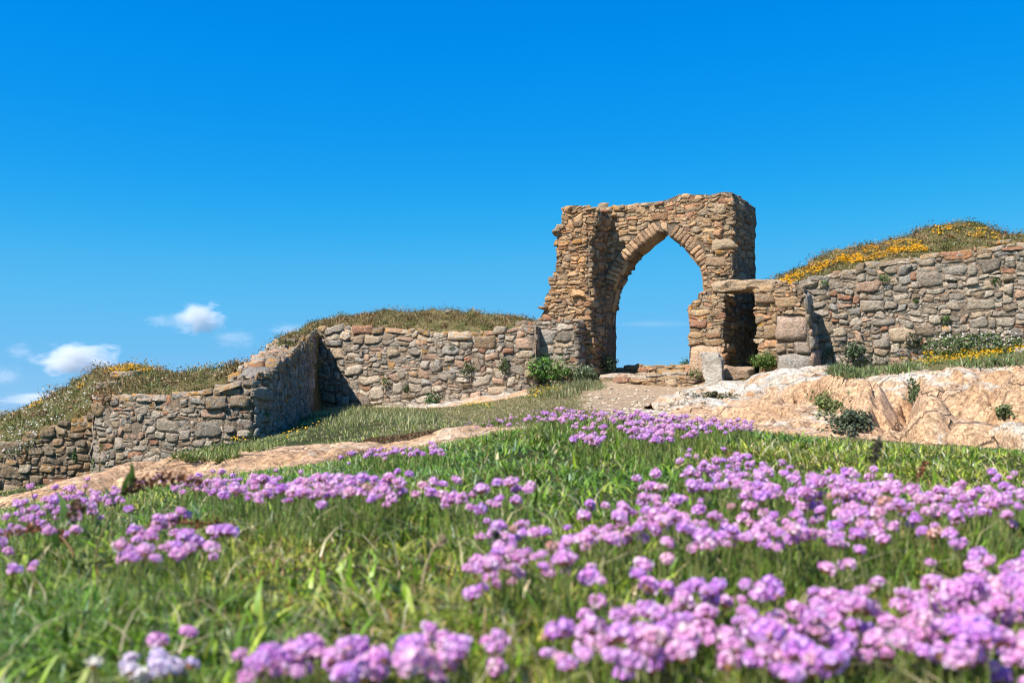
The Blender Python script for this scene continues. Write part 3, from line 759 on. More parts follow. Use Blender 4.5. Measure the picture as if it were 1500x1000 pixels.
# jamb and buttress on the right of the doorway
NJ = 1.22
jp = zz([(956, 438), (1035, 436), (1078, 440), (1076, 830), (978, 830), (972, 640), (966, 520)], NJ)
mb = MB(); core_prism(mb, jp, face(NJ), -.02, -1.3, .015)
fill_poly(mb, jp, face(NJ), .14, .095, .12, slack=.2, prot=(.02, .05), gap=.014, pal=PAL_WARM * 1.1, red=.04, lich=.02, jit=.10, rnd=(.03, .1))
o = mb.build('door_jamb', WALLM, smooth=False); to_parent(o, rwall)
NK = 1.85
def q4(a, b, c, d): return [zz([p], NK)[0] for p in (a, b, c, d)]
kp = zz([(1042, 440), (1090, 430), (1160, 452), (1172, 560), (1186, 640), (1198, 860), (1052, 860), (1046, 640)], NK)
mb = MB(); core_prism(mb, kp, face(NK), -.03, -.8, .015)
blocks = [q4((1048, 858), (1198, 858), (1184, 724), (1051, 719)), q4((1047, 664), (1170, 660), (1166, 565), (1046, 570)), q4((1124, 716), (1184, 716), (1172, 668), (1120, 668)),
          q4((1048, 714), (1088, 714), (1086, 672), (1048, 674)), q4((1092, 694), (1117, 694), (1117, 672), (1092, 672)), q4((1092, 714), (1119, 714), (1119, 698), (1092, 698)),
          q4((1046, 562), (1112, 560), (1110, 528), (1046, 532)), q4((1116, 560), (1166, 558), (1162, 520), (1116, 524)),
          q4((1044, 526), (1080, 524), (1076, 470), (1044, 472)), q4((1084, 522), (1122, 518), (1118, 468), (1082, 470)), q4((1126, 514), (1160, 512), (1156, 456), (1122, 466)), q4((1046, 466), (1150, 450), (1092, 434), (1046, 442))]
bc = np.array([[.30, .285, .27], [.40, .30, .245], [.36, .30, .26], [.33, .24, .17], [.30, .22, .15], [.3, .25, .2], [.33, .32, .30], [.30, .27, .22], [.3, .27, .21], [.33, .27, .19], [.27, .24, .18], [.33, .3, .25]])
fill_poly(mb, zz([(1040, 442), (1090, 431), (1158, 453), (1166, 560), (1046, 564)], NK), face(NK), .15, .10, .10, slack=.15, prot=(.02, .05), gap=.014, pal=PAL_WARM * 1.05, red=.04, lich=.05, jit=.12, rnd=(.02, .08))
blocks = blocks[:6]; bc = bc[:6]
stones(mb, np.array(blocks), face(NK), (.02, .05), .014, cols=bc * np.array([1.32, 1.22, 1.1]), jit=.06, rnd=(.01, .05), warp=0.02)
kedge = np.array(kp[2:6])[::-1]
def mk_(U, Vv, h):
    u0 = np.interp(Vv, kedge[:, 1], kedge[:, 0]); return G0 + (u0 + h)[..., None] * EU + np.asarray(Vv)[..., None] * EZ + (NK - np.asarray(U))[..., None] * EN
stones(mb, pack(0, .8, kedge[0, 1], kedge[-1, 1], .18, .13, .15), mk_, (.03, .07), .02, PAL_GREY, .03, 0)
o = mb.build('buttress', WALLM, smooth=False); to_parent(o, rwall); o['label'] = 'projecting buttress of large squared granite blocks'

# threshold wall seen through the arch, rough steps below it
def step_thing(name, label, rows, n, back, ztops, cw, ch, pal, capl):
    mb = MB(); poly = zz(rows, n); core_prism(mb, poly, face(n), -.02, -back, .03)
    fill_poly(mb, poly, face(n), cw, ch, .1, slack=.2, prot=(.03, .12), gap=.012, pal=pal, red=.05, lich=.03)
    u0 = min(p[0] for p in poly); u1 = max(p[0] for p in poly); zt = max(p[1] for p in poly)
    tl = lambda U, W, h: G0 + np.asarray(U)[..., None] * EU + (n - np.asarray(W))[..., None] * EN + (zt - .05 + np.asarray(h))[..., None] * EZ
    stones(mb, pack(u0, u1, 0, back, .24, .2, .2), tl, (.02, .09), .03, pal, .03, .08)
    o = mb.build(name, WALLM, smooth=False); recentre(o, G0 + EN * n + EU * (u0 + u1) / 2)
    return tag(o, label, 'step')
step_thing('stone_step', 'low rough stone kerb across the gateway opening against the sky', [(340, 775), (430, 777), (560, 768), (700, 765), (760, 765), (760, 850), (340, 850)], -.75, .5, None, .13, .07, PAL_WARM, .1)
step_thing('stone_step', 'long pale flat step below the gateway arch', [(330, 806), (420, 803), (560, 799), (690, 797), (700, 800), (700, 880), (330, 880)], .9, 1.0, None, .3, .06, PAL_GREY * 1.15, .1)
step_thing('stone_step', 'broken mossy stones at the foot of the steps where the path ends', [(388, 850), (440, 832), (520, 822), (600, 818), (680, 812), (700, 820), (705, 900), (385, 905)], 2.2, .9, None, .17, .07, PAL_WARM * 1.1, .1)

# leaning slab and the doorway step
mb = MB()
a = P(1046, 574, 26.6); b_ = P(1049, 519, 26.6)
big_lump(mb, (a + b_) / 2 + np.array([0, .1, -.1]), (.52, .22, 1.32), (math.radians(-9), math.radians(-8), -.45), (.54, .48, .40), 0, .06, 10, 5)
sl = mb.build('standing_slab', WALLM); recentre(sl, a); tag(sl, 'grey upright stone slab standing in front of the small doorway', 'stone slab')
mb = MB(); a = P(1080, 548, 27.2)
big_lump(mb, a, (.85, .6, .32), (0, 0, -GA), (.46, .31, .2), 0, .05, 9, 6)
ds = mb.build('doorstep', WALLM); recentre(ds, a); tag(ds, 'worn brown doorstep block in the shaded small doorway', 'doorstep')

# ------------------------------------------------------------------ rocks
def rock(name, label, blobs, x0, x1, y0, y1, res, grey=0.0, cracks=(), nz=1.0, seed=0, base=.12, cat='rock'):
    nx = int((x1 - x0) / res); ny = int((y1 - y0) / res)
    X, Y = np.meshgrid(np.linspace(x0, x1, nx), np.linspace(y0, y1, ny))
    q = np.stack([X, Y, 0 * X + seed], -1)
    XW = X + .11 * nz * fbm(q * 1.1, 3, 51) ; YW = Y + .15 * nz * fbm(q * 1.1, 3, 52)
    Hh = np.full(X.shape, -.3); G = np.zeros(X.shape) + grey
    gr = ground(X, Y)
    for bl in blobs:
        px, d, hw, hd, pyt = bl[:5]; gv = bl[5] if len(bl) > 5 else grey; rot = bl[6] if len(bl) > 6 else 0
        c = P(px, pyt, d); h = c[2] - float(ground(c[0], d)); rx = hw / F * d
        dx = XW - c[0]; dy = YW - d
        ex = dx * math.cos(rot) + dy * math.sin(rot); ey = -dx * math.sin(rot) + dy * math.cos(rot)
        r = np.sqrt((ex / rx) ** 2 + (ey / hd) ** 2)
        hb = h * (1 - np.clip(r, 0, 1) ** 3.2) ** .6 - np.clip(r - 1, 0, 1) * .8
        new = hb > Hh
        Hh = np.maximum(Hh, hb); G = np.where(new, gv, G)
    ridge = 1 - np.abs(fbm(q * 1.1, 4, 63)); ridge = np.clip(ridge, 0, 1) ** 3
    rid2 = np.clip(1 - np.abs(fbm(q * 3.1 + 5, 3, 66)) * 2.2, 0, 1) ** 2
    Hh = Hh + nz * (.05 * fbm(q * 1.1, 5, 60) + .006 * fbm(q * 4, 3, 61, .6) - .03 * ridge * (Hh > 0) - .018 * rid2 * (Hh > .02))
    st = fbm(q * np.array([.8, 2.6, 1]), 3, 70); Hh = Hh - nz * .05 * sstep(.0, .06, np.abs(((st * 3) % 1) - .5) * -1 + .06) * (Hh > .05)
    # sheet ledges and a network of joints between blocks
    tl = (Hh + .22 * X + .10 * Y + .10 * fbm(q * .9, 3, 88)) / .17; fr_ = tl - np.floor(tl)
    Hh = Hh + nz * .045 * (sstep(.6, .95, fr_) - fr_) * (Hh > .03)
    rg = np.random.default_rng(900 + seed); npt = max(8, int((x1 - x0) * (y1 - y0) * 1.1))
    sx = rg.uniform(x0, x1, npt); sy = rg.uniform(y0, y1, npt); off = rg.normal(0, .035, npt)
    d1 = np.full(X.shape, 1e9); d2 = np.full(X.shape, 1e9); ci = np.zeros(X.shape, int)
    for k in range(npt):
        dd = np.hypot((XW - sx[k]) * .8 + (YW - sy[k]) * .35, (YW - sy[k]) * .75)
        c1 = dd < d1; d2 = np.where(c1, d1, np.minimum(d2, dd)); ci = np.where(c1, k, ci); d1 = np.where(c1, dd, d1)
    jw = sstep(-.15, .25, fbm(q * .7 + 9, 2, 91))
    Hh = Hh + nz * (Hh > .0) * (off[ci] * .7 - .10 * jw * np.exp(-((d2 - d1) / .022) ** 2))
    for pts, w, dp in cracks:
        pw = np.array([surf_pt(a, b, c) for a, b, c in pts])
        dist = np.full(X.shape, 9.)
        for k in range(len(pw) - 1):
            A = pw[k]; Bv = pw[k + 1] - A; t = np.clip(((XW - A[0]) * Bv[0] + (YW - A[1]) * Bv[1]) / (Bv @ Bv), 0, 1)
            dist = np.minimum(dist, np.hypot(XW - A[0] - t * Bv[0], YW - A[1] - t * Bv[1]))
        Hh = Hh - dp * np.exp(-(dist / w) ** 2)
    Z = gr + Hh
    V = np.stack([X, Y, Z], -1).reshape(-1, 3)
    # roughen steep flanks sideways too
    V = V + np.stack([vnoise(V * 3.1, 80 + k) for k in range(3)], -1) * .04 * nz 
    I = np.arange(nx * ny).reshape(ny, nx)
    Q = np.stack([I[:-1, :-1], I[:-1, 1:], I[1:, 1:], I[1:, :-1]], -1).reshape(-1, 4)
    keep = (Hh.reshape(-1)[Q] > -base).any(1); Q = Q[keep]
    used = np.unique(Q); rm = np.zeros(len(V), int) - 1; rm[used] = np.arange(len(used))
    V = V[used]; Q = rm[Q]; Gc = G.reshape(-1)[used]
    mb = MB(); mb.add(V, Q, np.stack([Gc, Gc, Gc], -1))
    o = mb.build(name, M['rock']); OCC.append((V, Q))
    c0 = V.mean(0); recentre(o, (c0[0], c0[1], V[:, 2].min()))
    return tag(o, label, cat)
def surf_pt(px, py, d): return P(px, py, d)[:2]

rock('granite_outcrop', 'large rounded pink granite outcrop with a dark cleft, below the flowery wall',
     [(1150, 8.9, 105, 1.6, 588, .25), (1060, 9.3, 85, 1.1, 606, .35), (1200, 9.6, 70, 1.6, 562, .45), (1248, 8.8, 82, 1.75, 553, .15), (1410, 8.4, 84, 1.5, 562, .12), (1395, 7.7, 80, .85, 603, .1), (1480, 8.0, 50, .9, 590, .2),
      (1345, 10.3, 130, 1.5, 541, .5), (1465, 10.3, 120, 1.6, 542, .5), (1520, 8.7, 58, 1.4, 548, .2), (1225, 7.7, 75, .6, 622, .1), (1330, 7.5, 60, .5, 638, .1), (1620, 8.7, 95, 1.9, 548, .1)],
     1.6, 6.2, 6.4, 12.4, .022, .2, cracks=[([(1312, 560, 9.0), (1306, 590, 8.3), (1292, 620, 7.6)], .12, .30), ([(1310, 552, 9.4), (1345, 566, 8.9), (1380, 572, 8.6)], .05, .16), ([(1476, 560, 8.4), (1490, 600, 7.6)], .06, .22), ([(1180, 560, 9.2), (1205, 590, 8.5)], .06, .2), ([(1400, 560, 9.0), (1440, 620, 7.6)], .03, .14), ([(1140, 632, 7.5), (1172, 622, 7.7), (1200, 616, 7.9)], .025, .14), ([(1232, 588, 8.2), (1262, 592, 8.0), (1298, 612, 7.6)], .03, .13), ([(1330, 545, 9.8), (1326, 580, 8.6), (1318, 630, 7.4)], .09, .16), ([(1240, 570, 8.9), (1270, 600, 8.2), (1265, 640, 7.4)], .035, .09)], seed=1, nz=1.0)
rock('granite_outcrop', 'pale grey flat bedrock slab in front of the small doorway',
     [(1090, 14.5, 90, 2.6, 562, .75), (1165, 14.0, 75, 2.4, 546, .75), (1050, 12.0, 85, 1.7, 582, .62), (1130, 11.6, 95, 1.6, 570, .5), (1215, 14.5, 60, 2.0, 543, .7), (1000, 12.6, 50, 1.2, 596, .6)],
     1.7, 5.3, 9.8, 17.5, .03, .7, seed=2, nz=1.0)
rock('granite_outcrop', 'low sandy coloured rock shelf beside the path, behind the pink flowers',
     [(1075, 8.6, 100, 1.0, 604, .1), (1130, 7.9, 85, .9, 615, 0), (1000, 9.6, 55, .7, 606, .9)], 1.0, 3.2, 6.7, 10.4, .03, .1, seed=3, nz=.7)
rock('granite_boulder', 'small greenish grey boulder half sunk at the grass edge beside the outcrop',
     [(1480, 7.0, 38, .42, 620, .8), (1508, 6.9, 25, .35, 628, .7)], 3.0, 4.0, 6.2, 7.7, .022, .8, seed=4, nz=.6, cat='boulder')
rock('granite_outcrop', 'long low granite slab below the dark wall, pink flowers before it',
     [(-10, 6.2, 110, 1.0, 722, .1), (70, 6.2, 95, 1.0, 707, .1), (150, 6.4, 95, 1.1, 687, .15), (212, 6.8, 62, .8, 684, .2), (-120, 6.0, 120, 1.0, 740, 0)], -5.2, -1.9, 4.9, 8.2, .028, .1, seed=5, nz=.6)
rock('granite_outcrop', 'broad pale pink granite slab at the foot of the green hillside',
     [(285, 6.3, 75, 1.0, 664, .1), (365, 6.3, 85, 1.0, 658, .15), (430, 6.2, 60, .9, 656, .1), (478, 6.1, 45, .8, 653, .1), (520, 6.0, 36, .6, 652, .1), (330, 5.5, 100, .6, 683, 0), (440, 5.5, 60, .5, 674, 0)], -2.4, -.75, 4.9, 7.7, .022, .1, seed=6, nz=.6)
rock('granite_outcrop', 'narrow rock ridge between the brown heather patch and the lawn',
     [(575, 5.9, 40, .5, 646, .1), (625, 5.9, 42, .55, 638, .1), (672, 5.9, 46, .65, 622, .1), (705, 5.8, 45, .5, 622, .1), (750, 5.7, 40, .4, 621, .2)], -.9, .15, 5.1, 6.9, .02, .1, seed=7, nz=.5)
rock('granite_outcrop', 'pale pinkish bedrock showing under the base of the middle wall',
     [(575, 29.7, 40, .8, 594, .4), (650, 29.4, 60, .9, 588, .6), (715, 29.1, 55, .8, 578, .5), (762, 28.9, 40, .8, 572, .3)], -4.4, 1.2, 27.4, 31, .06, .3, seed=12, nz=.8)
rock('granite_boulder', 'orange lichened rock crowning the slope of white flowers',
     [(205, 21.0, 42, 1.6, 541, .6), (232, 21.0, 24, 1.4, 545, .8), (180, 20.6, 38, 1.0, 553, .5)], -8.5, -6.2, 18.8, 23, .05, .5, seed=8, cat='boulder') if False else None

# ------------------------------------------------------------------ earth banks behind the walls
BANKS = {}
def bank(name, cols, amp=.10, ncol=150, seed=0, label=None):
    c = np.array(cols, float)
    pxs = np.linspace(c[0, 0], c[-1, 0], ncol)
    f = lambda k: np.interp(pxs, c[:, 0], c[:, k])
    Fp = P(pxs, f(2), f(1)); Rp = P(pxs, f(4), f(3))
    rows = []
    rows.append(Fp + [0, -.05, -1.6]); rows.append(Fp + [0, 0, -.12])
    for t in np.linspace(0, 1, 14):
        p = Fp * (1 - t) + Rp * t; p[:, 2] = Fp[:, 2] + (Rp[:, 2] - Fp[:, 2]) * (math.sin(t * math.pi / 2) ** .9)
        rows.append(p)
    for dy, dz in ((.5, -.03), (1.2, -.2), (2.4, -.7), (4.5, -1.8), (8, -4.0)): rows.append(Rp + [0, dy, dz])
    V = np.array(rows); n = amp * fbm(V * .9, 4, 200 + seed) + amp * .7 * fbm(V * 3.2, 3, 300 + seed)
    w = np.ones(len(rows)); w[:2] = .2
    V[..., 2] += n * w[:, None]
    nr = len(rows); I = np.arange(nr * ncol).reshape(nr, ncol)
    Q = np.stack([I[:-1, :-1], I[:-1, 1:], I[1:, 1:], I[1:, :-1]], -1).reshape(-1, 4)
    V = V.reshape(-1, 3); mb = MB(); mb.add(V, Q, (.5, .5, .5))
    o = mb.build(name, M['turf']); tag(o, kind='structure'); OCC.append((V, Q)); BANKS[seed] = (V, Q, I)
    return o
bank('hill', [(-330, 20.2, 790, 25, 690), (-160, 20.1, 735, 24.4, 655), (-80, 20.1, 698, 24.2, 636), (0, 20.1, 666, 24, 613), (60, 20.1, 632, 23.8, 590), (100, 20.15, 619, 23.6, 571), (135, 20.1, 604, 23.4, 553), (150, 19.9, 590, 23.2, 546), (185, 19.6, 579, 23.2, 540), (215, 19.4, 579, 23.2, 544), (250, 19.2, 581, 23.5, 556), (300, 19.2, 580, 23.5, 570)], .13, seed=1)
bank('turf_bank', [(150, 18.9, 578, 20.6, 566), (200, 18.9, 580, 20.8, 562), (240, 18.9, 581, 21, 556), (290, 18.8, 573, 21.4, 549), (335, 18.9, 564, 22, 543), (375, 18.9, 553, 23, 539), (405, 19.6, 541, 25, 516), (430, 22.8, 518, 28, 497), (448, 28.0, 501, 31.5, 487), (470, 33.2, 486, 35, 474)], .10, seed=2)
bank('turf_bank', [(445, 33.3, 486, 35, 490), (470, 33.2, 481, 35.5, 475), (500, 32.8, 478, 35.5, 468), (540, 32.3, 481, 35, 464), (600, 31.7, 486, 34.5, 461), (650, 31, 489, 34.2, 458), (695, 30.8, 489, 34, 459), (725, 30.7, 487, 33.5, 467), (760, 30.5, 481, 33, 473), (800, 30.4, 476, 33, 482)], .13, seed=3)
bank('turf_bank', [(1125, 28.3, 424, 29, 417), (1140, 28.2, 420, 29.4, 408), (1180, 28, 411, 29.6, 392), (1225, 27.7, 402, 29.8, 373), (1270, 27.5, 392, 30, 363), (1325, 27.1, 380, 30, 349), (1370, 26.8, 374, 30, 334), (1400, 26.7, 370, 30, 329), (1430, 26.5, 367, 30, 331), (1460, 26.3, 365, 29.6, 345), (1485, 26.1, 363, 29, 354), (1520, 25.9, 361, 29, 358), (1640, 25.2, 370, 29, 368)], .14, seed=4)

# combined lookup surface
def make_bvh():
    Vs = [GV]; Fs = [GQ]; n = len(GV)
    for V, Q in OCC:
        if Q is None: continue
        Vs.append(V); Fs.append(np.asarray(Q) + n); n += len(V)
    return BVHTree.FromPolygons(np.concatenate(Vs).tolist(), np.concatenate(Fs).tolist())
BVH = make_bvh()
def hit(px, py):
    r = ray(px, py); d = Vector([float(v) for v in r]).normalized()
    loc, nrm, i, dist = BVH.ray_cast(Vector((0, 0, 0)), d, 80)
    if loc is None: return None, None
    if nrm.dot(d) > 0: nrm = -nrm
    return np.array(loc), np.array(nrm)

# ------------------------------------------------------------------ grass
def blades(mb, root, h, w, lean, az, cols, curl=None, seg=3, m=0):
    """root (N,3); blades of height h, width w, bending by lean towards azimuth az"""
    N = len(root)
    t = np.linspace(0, 1, seg + 1)
    dirx, diry = np.cos(az), np.sin(az)
    sa = az + math.pi / 2 + RNG.normal(0, .5, N)
    sx, sy = np.cos(sa), np.sin(sa)
    V = np.empty((N, seg + 1, 2, 3))
    for k, tt in enumerate(t):
        b = lean * tt ** 1.7; up = tt * (1 - .35 * np.clip(lean, 0, 1.6) * tt)
        c = root + np.stack([dirx * b * h, diry * b * h, up * h], -1)
        ww = w * (1 - tt ** 1.5) * .5 + w * .06
        V[:, k, 0] = c - np.stack([sx * ww, sy * ww, 0 * ww], -1)
        V[:, k, 1] = c + np.stack([sx * ww, sy * ww, 0 * ww], -1)
    b0 = (np.arange(N) * (seg + 1) * 2)[:, None]
    Q = np.concatenate([b0 + np.array([[2 * k, 2 * k + 1, 2 * k + 3, 2 * k + 2]]) for k in range(seg)], 0)
    C = np.repeat(cols, (seg + 1) * 2, 0)
    mb.add(V.reshape(-1, 3), Q, C, m)

GP = np.array([[.125, .235, .010], [.175, .305, .014], [.26, .38, .022], [.125, .225, .022], [.36, .42, .05], [.065, .115, .012], [.04, .07, .01]])
def grass_cols(n, straw=.12, yel=.2, pal=GP):
    c = pal[RNG.integers(0, len(pal), n)] * RNG.uniform(.75, 1.3, (n, 1))
    r = RNG.random(n); a = r < straw; b = (r >= straw) & (r < straw + yel)
    c[a] = np.array([.48, .39, .20]) * RNG.uniform(.6, 1.25, (a.sum(), 1))
    c[b] = np.array([.27, .30, .07]) * RNG.uniform(.7, 1.25, (b.sum(), 1))
    return c

# near lawn
N = 330000
px = RNG.uniform(-420, 1920, N)
d = np.exp(RNG.uniform(math.log(.40), math.log(6.6), N))
x = (px - 750) / F * d
s, dr, hh = zones(x, d)
clump = fbm(np.stack([x * 5, d * 5, 0 * x], -1), 3, 500)
edge_far = np.interp(px, [-400, 0, 250, 450, 560, 650, 720, 850, 1000, 1090, 1200, 1900], [4.6, 4.9, 5.0, 5.0, 5.1, 5.1, 5.0, 4.6, 4.6, 5.4, 6.6, 6.6])
ok = (RNG.random(N) > s * 1.2) & (d < edge_far + .5 * clump) & (RNG.random(N) < .78 + .5 * clump) & (RNG.random(N) > .75 * dr)
px, d, x, clump = px[ok], d[ok], x[ok], clump[ok]; n = len(x)
root = np.stack([x, d, ground(x, d) - .004], -1)
h = RNG.uniform(.010, .031, n) * (1 + .5 * clump) * np.interp(d, [.4, 1, 3, 6], [.85, 1.0, 1.1, 1.0])
w = RNG.uniform(.0013, .0034, n) * np.interp(d, [.4, 1, 2, 6], [.8, 1, 1.4, 2.6])
patch = fbm(np.stack([x * 2.2, d * 2.2, 0 * x], -1), 3, 520)
gc = grass_cols(n, .08, .17); th = RNG.random(n) < .05; gc[th] = np.array([.26, .13, .04]) * RNG.uniform(.6, 1.3, (th.sum(), 1)); wl_ = RNG.random(n) < .05; gc[wl_] = np.array([.42, .48, .30]); gc = gc * (1 + np.clip(patch, -.6, .6)[:, None] * np.array([.55, .15, .3]))
mb = MB()
blades(mb, root, h, w, RNG.gamma(2.6, .48, n), RNG.normal(2.6, 1.5, n), np.clip(gc, .01, 1))
# broad glossy leaves scattered in the turf
n2 = 6000
px2 = RNG.uniform(-300, 1800, n2); d2 = np.exp(RNG.uniform(math.log(.5), math.log(4.5), n2)); x2 = (px2 - 750) / F * d2
cl2 = fbm(np.stack([x2 * 3, d2 * 3, 0 * x2], -1), 3, 540); k2 = cl2 > -.05; x2, d2 = x2[k2], d2[k2]; n2 = len(x2)
blades(mb, np.stack([x2, d2, ground(x2, d2)], -1), RNG.uniform(.02, .05, n2), RNG.uniform(.0035, .008, n2), RNG.gamma(3, .4, n2), RNG.uniform(0, 6.28, n2), grass_cols(n2, .06, .1))
# the same turf carries on to both sides
n4 = 110000
x4 = RNG.uniform(-4.2, 5.5, n4); d4 = RNG.uniform(-.6, 5.2, n4); p4 = 750 + F * x4 / np.maximum(d4, .05)
k4 = ((p4 < -380) | (p4 > 1880) | (d4 < .4)) & (np.hypot(x4, d4) > .3); x4, d4 = x4[k4], d4[k4]; n4 = len(x4)
blades(mb, np.stack([x4, d4, ground(x4, d4) - .004], -1), RNG.uniform(.014, .04, n4), RNG.uniform(.003, .007, n4), RNG.gamma(2.6, .48, n4), RNG.normal(2.6, 1.5, n4), grass_cols(n4, .10, .2))
# dry straws lying over it
n3 = 1100
px3 = RNG.uniform(-300, 1800, n3); d3 = np.exp(RNG.uniform(math.log(.6), math.log(5), n3)); x3 = (px3 - 750) / F * d3
blades(mb, np.stack([x3, d3, ground(x3, d3) + .012], -1), RNG.uniform(.03, .08, n3), RNG.uniform(.0010, .002, n3), RNG.uniform(1.0, 1.9, n3), RNG.uniform(0, 6.28, n3), np.array([.55, .46, .27]) * RNG.uniform(.6, 1.2, (n3, 1)))
tag(mb.build('lawn_grass', M['blade']), kind='stuff')

# hillside grass beyond the rocks
N = 130000
px = RNG.uniform(-250, 1700, N); d = np.exp(RNG.uniform(math.log(5.2), math.log(31), N)); x = (px - 750) / F * d
s, dr, hh = zones(x, d)
clump = fbm(np.stack([x * .9, d * .9, 0 * x], -1), 3, 600)
ok = (RNG.random(N) > 1.1 * s) & (RNG.random(N) > .25 * dr) & ~hh & (RNG.random(N) < .75 + .6 * clump) & ((px < 760) | (d > 6.5))
px, d, x, dr, clump = px[ok], d[ok], x[ok], dr[ok], clump[ok]; n = len(x)
hill = sstep(760, 640, px)
h = RNG.uniform(.025, .08, n) * (1 - .42 * dr) * (1 + .5 * clump) * np.interp(d, [5, 10, 30], [.6, .9, 1.3])
w = RNG.uniform(.005, .011, n) * np.interp(d, [5, 12, 30], [.6, 1, 2])
gc = grass_cols(n, .34, .38, GP * np.array([1.2, .98, 1.2])); strawy = np.array([.40, .33, .16]) * RNG.uniform(.6, 1.2, (n, 1))
m_ = (RNG.random(n) < .6 * dr)[:, None]; gc = np.where(m_, strawy, gc)
mb = MB(); blades(mb, np.stack([x, d, ground(x, d) - .01], -1), h, w, RNG.gamma(3, .33, n), RNG.normal(2.9, .8, n), gc)
N = 60000   # worn dry turf beside the path
px = RNG.uniform(560, 960, N); d = np.exp(RNG.uniform(math.log(5.4), math.log(29.5), N)); x = (px - 750) / F * d
s, dr, hh = zones(x, d); cl = fbm(np.stack([x * 1.6, d * 1.6, 0 * x], -1), 3, 640)
ok = (RNG.random(N) > 1.15 * s) & (RNG.random(N) < .25 + .75 * dr) & ~hh & (RNG.random(N) < .6 + .9 * cl); x, d, cl = x[ok], d[ok], cl[ok]; n = len(x)
DP = np.array([[.36, .29, .13], [.24, .22, .07], [.16, .19, .04], [.46, .38, .2], [.12, .16, .035], [.28, .19, .09]])
blades(mb, np.stack([x, d, ground(x, d) - .004], -1), RNG.uniform(.018, .05, n) * (1 + .6 * cl) * np.interp(d, [5, 12, 30], [.7, 1, 1.5]), RNG.uniform(.005, .010, n) * np.interp(d, [5, 12, 30], [.6, 1, 2]), RNG.gamma(3, .4, n), RNG.normal(2.9, 1.2, n), DP[RNG.integers(0, 6, n)] * RNG.uniform(.6, 1.4, (n, 1)), seg=2)
tag(mb.build('hillside_grass', M['blade']), kind='stuff')

# brown heather patch
N = 16000
px = RNG.uniform(500, 700, N); d = RNG.uniform(6.6, 9.6, N); x = (px - 750) / F * d
hh = zones(x, d)[2]; x, d = x[hh], d[hh]; n = len(x)
mb = MB()
blades(mb, np.stack([x, d, ground(x, d)], -1), RNG.uniform(.02, .05, n), RNG.uniform(.006, .014, n), RNG.uniform(.4, 1.6, n), RNG.uniform(0, 6.28, n),
       np.array([[.16, .075, .03], [.10, .06, .03], [.23, .12, .05], [.12, .10, .035]])[RNG.integers(0, 4, n)] * RNG.uniform(.7, 1.3, (n, 1)))
tag(mb.build('brown_heath', M['leaf']), kind='stuff')

def leaf_quads(mb, pts, nrm, size, cols, m=0, flat=.6):
    n = len(pts)
    a = RNG.normal(0, 1, (n, 3)) * flat + nrm; a /= np.linalg.norm(a, axis=1)[:, None]
    b = np.cross(a, RNG.normal(0, 1, (n, 3))); b /= np.linalg.norm(b, axis=1)[:, None] + 1e-9
    c = np.cross(a, b); s = np.broadcast_to(np.asarray(size, float), (n,))[:, None]
    V = np.stack([pts - b * s * .5, pts - c * s * .32 + a * s * .1, pts + b * s * .5, pts + c * s * .32 + a * s * .1], 1)
    mb.add(V.reshape(-1, 3), np.arange(4 * n).reshape(-1, 4), np.repeat(cols, 4, 0), m)

# turf on the banks
def on_quads(V, Q, n, keep=None):
    A = V[Q]; ar = np.linalg.norm(np.cross(A[:, 2] - A[:, 0], A[:, 3] - A[:, 1]), axis=1) / 2
    if keep is not None: ar = ar * keep(A.mean(1))
    k = RNG.choice(len(Q), n, p=ar / ar.sum()); a, b = RNG.random((2, n, 1)); A = A[k]
    return A[:, 0] * (1 - a) * (1 - b) + A[:, 1] * a * (1 - b) + A[:, 2] * a * b + A[:, 3] * (1 - a) * b
BP = np.array([[.14, .12, .03], [.24, .17, .06], [.10, .11, .025], [.32, .23, .09], [.20, .11, .045], [.36, .28, .13], [.11, .14, .025]])
mb = MB()
for sd, n in ((1, 20000), (2, 16000), (3, 22000), (4, 24000)):
    V, Q, I = BANKS[sd]
    q = on_quads(V, Q[149 * 1:149 * 18], n)
    cl = fbm(q * 1.1, 3, 700 + sd); q = q[RNG.random(n) < .7 + .8 * cl]; n = len(q)
    tint = fbm(q * .8, 3, 720 + sd)[:, None]
    c = BP[RNG.integers(0, len(BP), n)] * RNG.uniform(.65, 1.35, (n, 1)) * (1 + tint * np.array([.5, .2, .35]))
    if sd == 1: c = np.where(RNG.random((n, 1)) < .45, c * [.75, 1.05, .7], c)
    if sd == 4: c = np.where(RNG.random((n, 1)) < .5, c * [.72, .95, .75], c)
    blades(mb, q - [0, 0, .02], RNG.uniform(.05, .16, n) * (1 + .7 * fbm(q * .9, 2, 740)), RNG.uniform(.012, .03, n), RNG.gamma(2, .45, n), RNG.normal(2.8, 1.4, n), np.clip(c, .01, 1), seg=2)
for sd, n, cl_ in ((1, 300, 80), (2, 240, 70), (3, 480, 80), (4, 480, 80)):
    V, Q, I = BANKS[sd]
    q = on_quads(V, Q[149 * 1:149 * 18], n)
    for c0 in q:
        rad = RNG.uniform(.12, .52); m = int(cl_ * 1.3 * RNG.uniform(.6, 1.4))
        dq = RNG.normal(0, 1, (m, 3)); dq /= np.linalg.norm(dq, axis=1)[:, None]; dq *= RNG.uniform(.4, 1, (m, 1))
        base = np.array([[.12, .09, .03], [.22, .145, .055], [.08, .09, .02], [.30, .20, .09], [.19, .09, .04], [.10, .13, .025]])[RNG.integers(0, 6)]
        leaf_quads(mb, c0 + dq * [rad, rad, rad * .55], dq + [0, 0, .4], RNG.uniform(.03, .06, m), base * RNG.uniform(.6, 1.5, (m, 1)))
tag(mb.build('bank_grass', M['blade']), kind='stuff')

# ------------------------------------------------------------------ leafy plants, flower patches
def gate_y(px, py, n):   # distance of the plane standing n in front of the arch wall
    r = ray(px, py); return float(r[1] * (G0 @ EN + n) / (r @ EN))

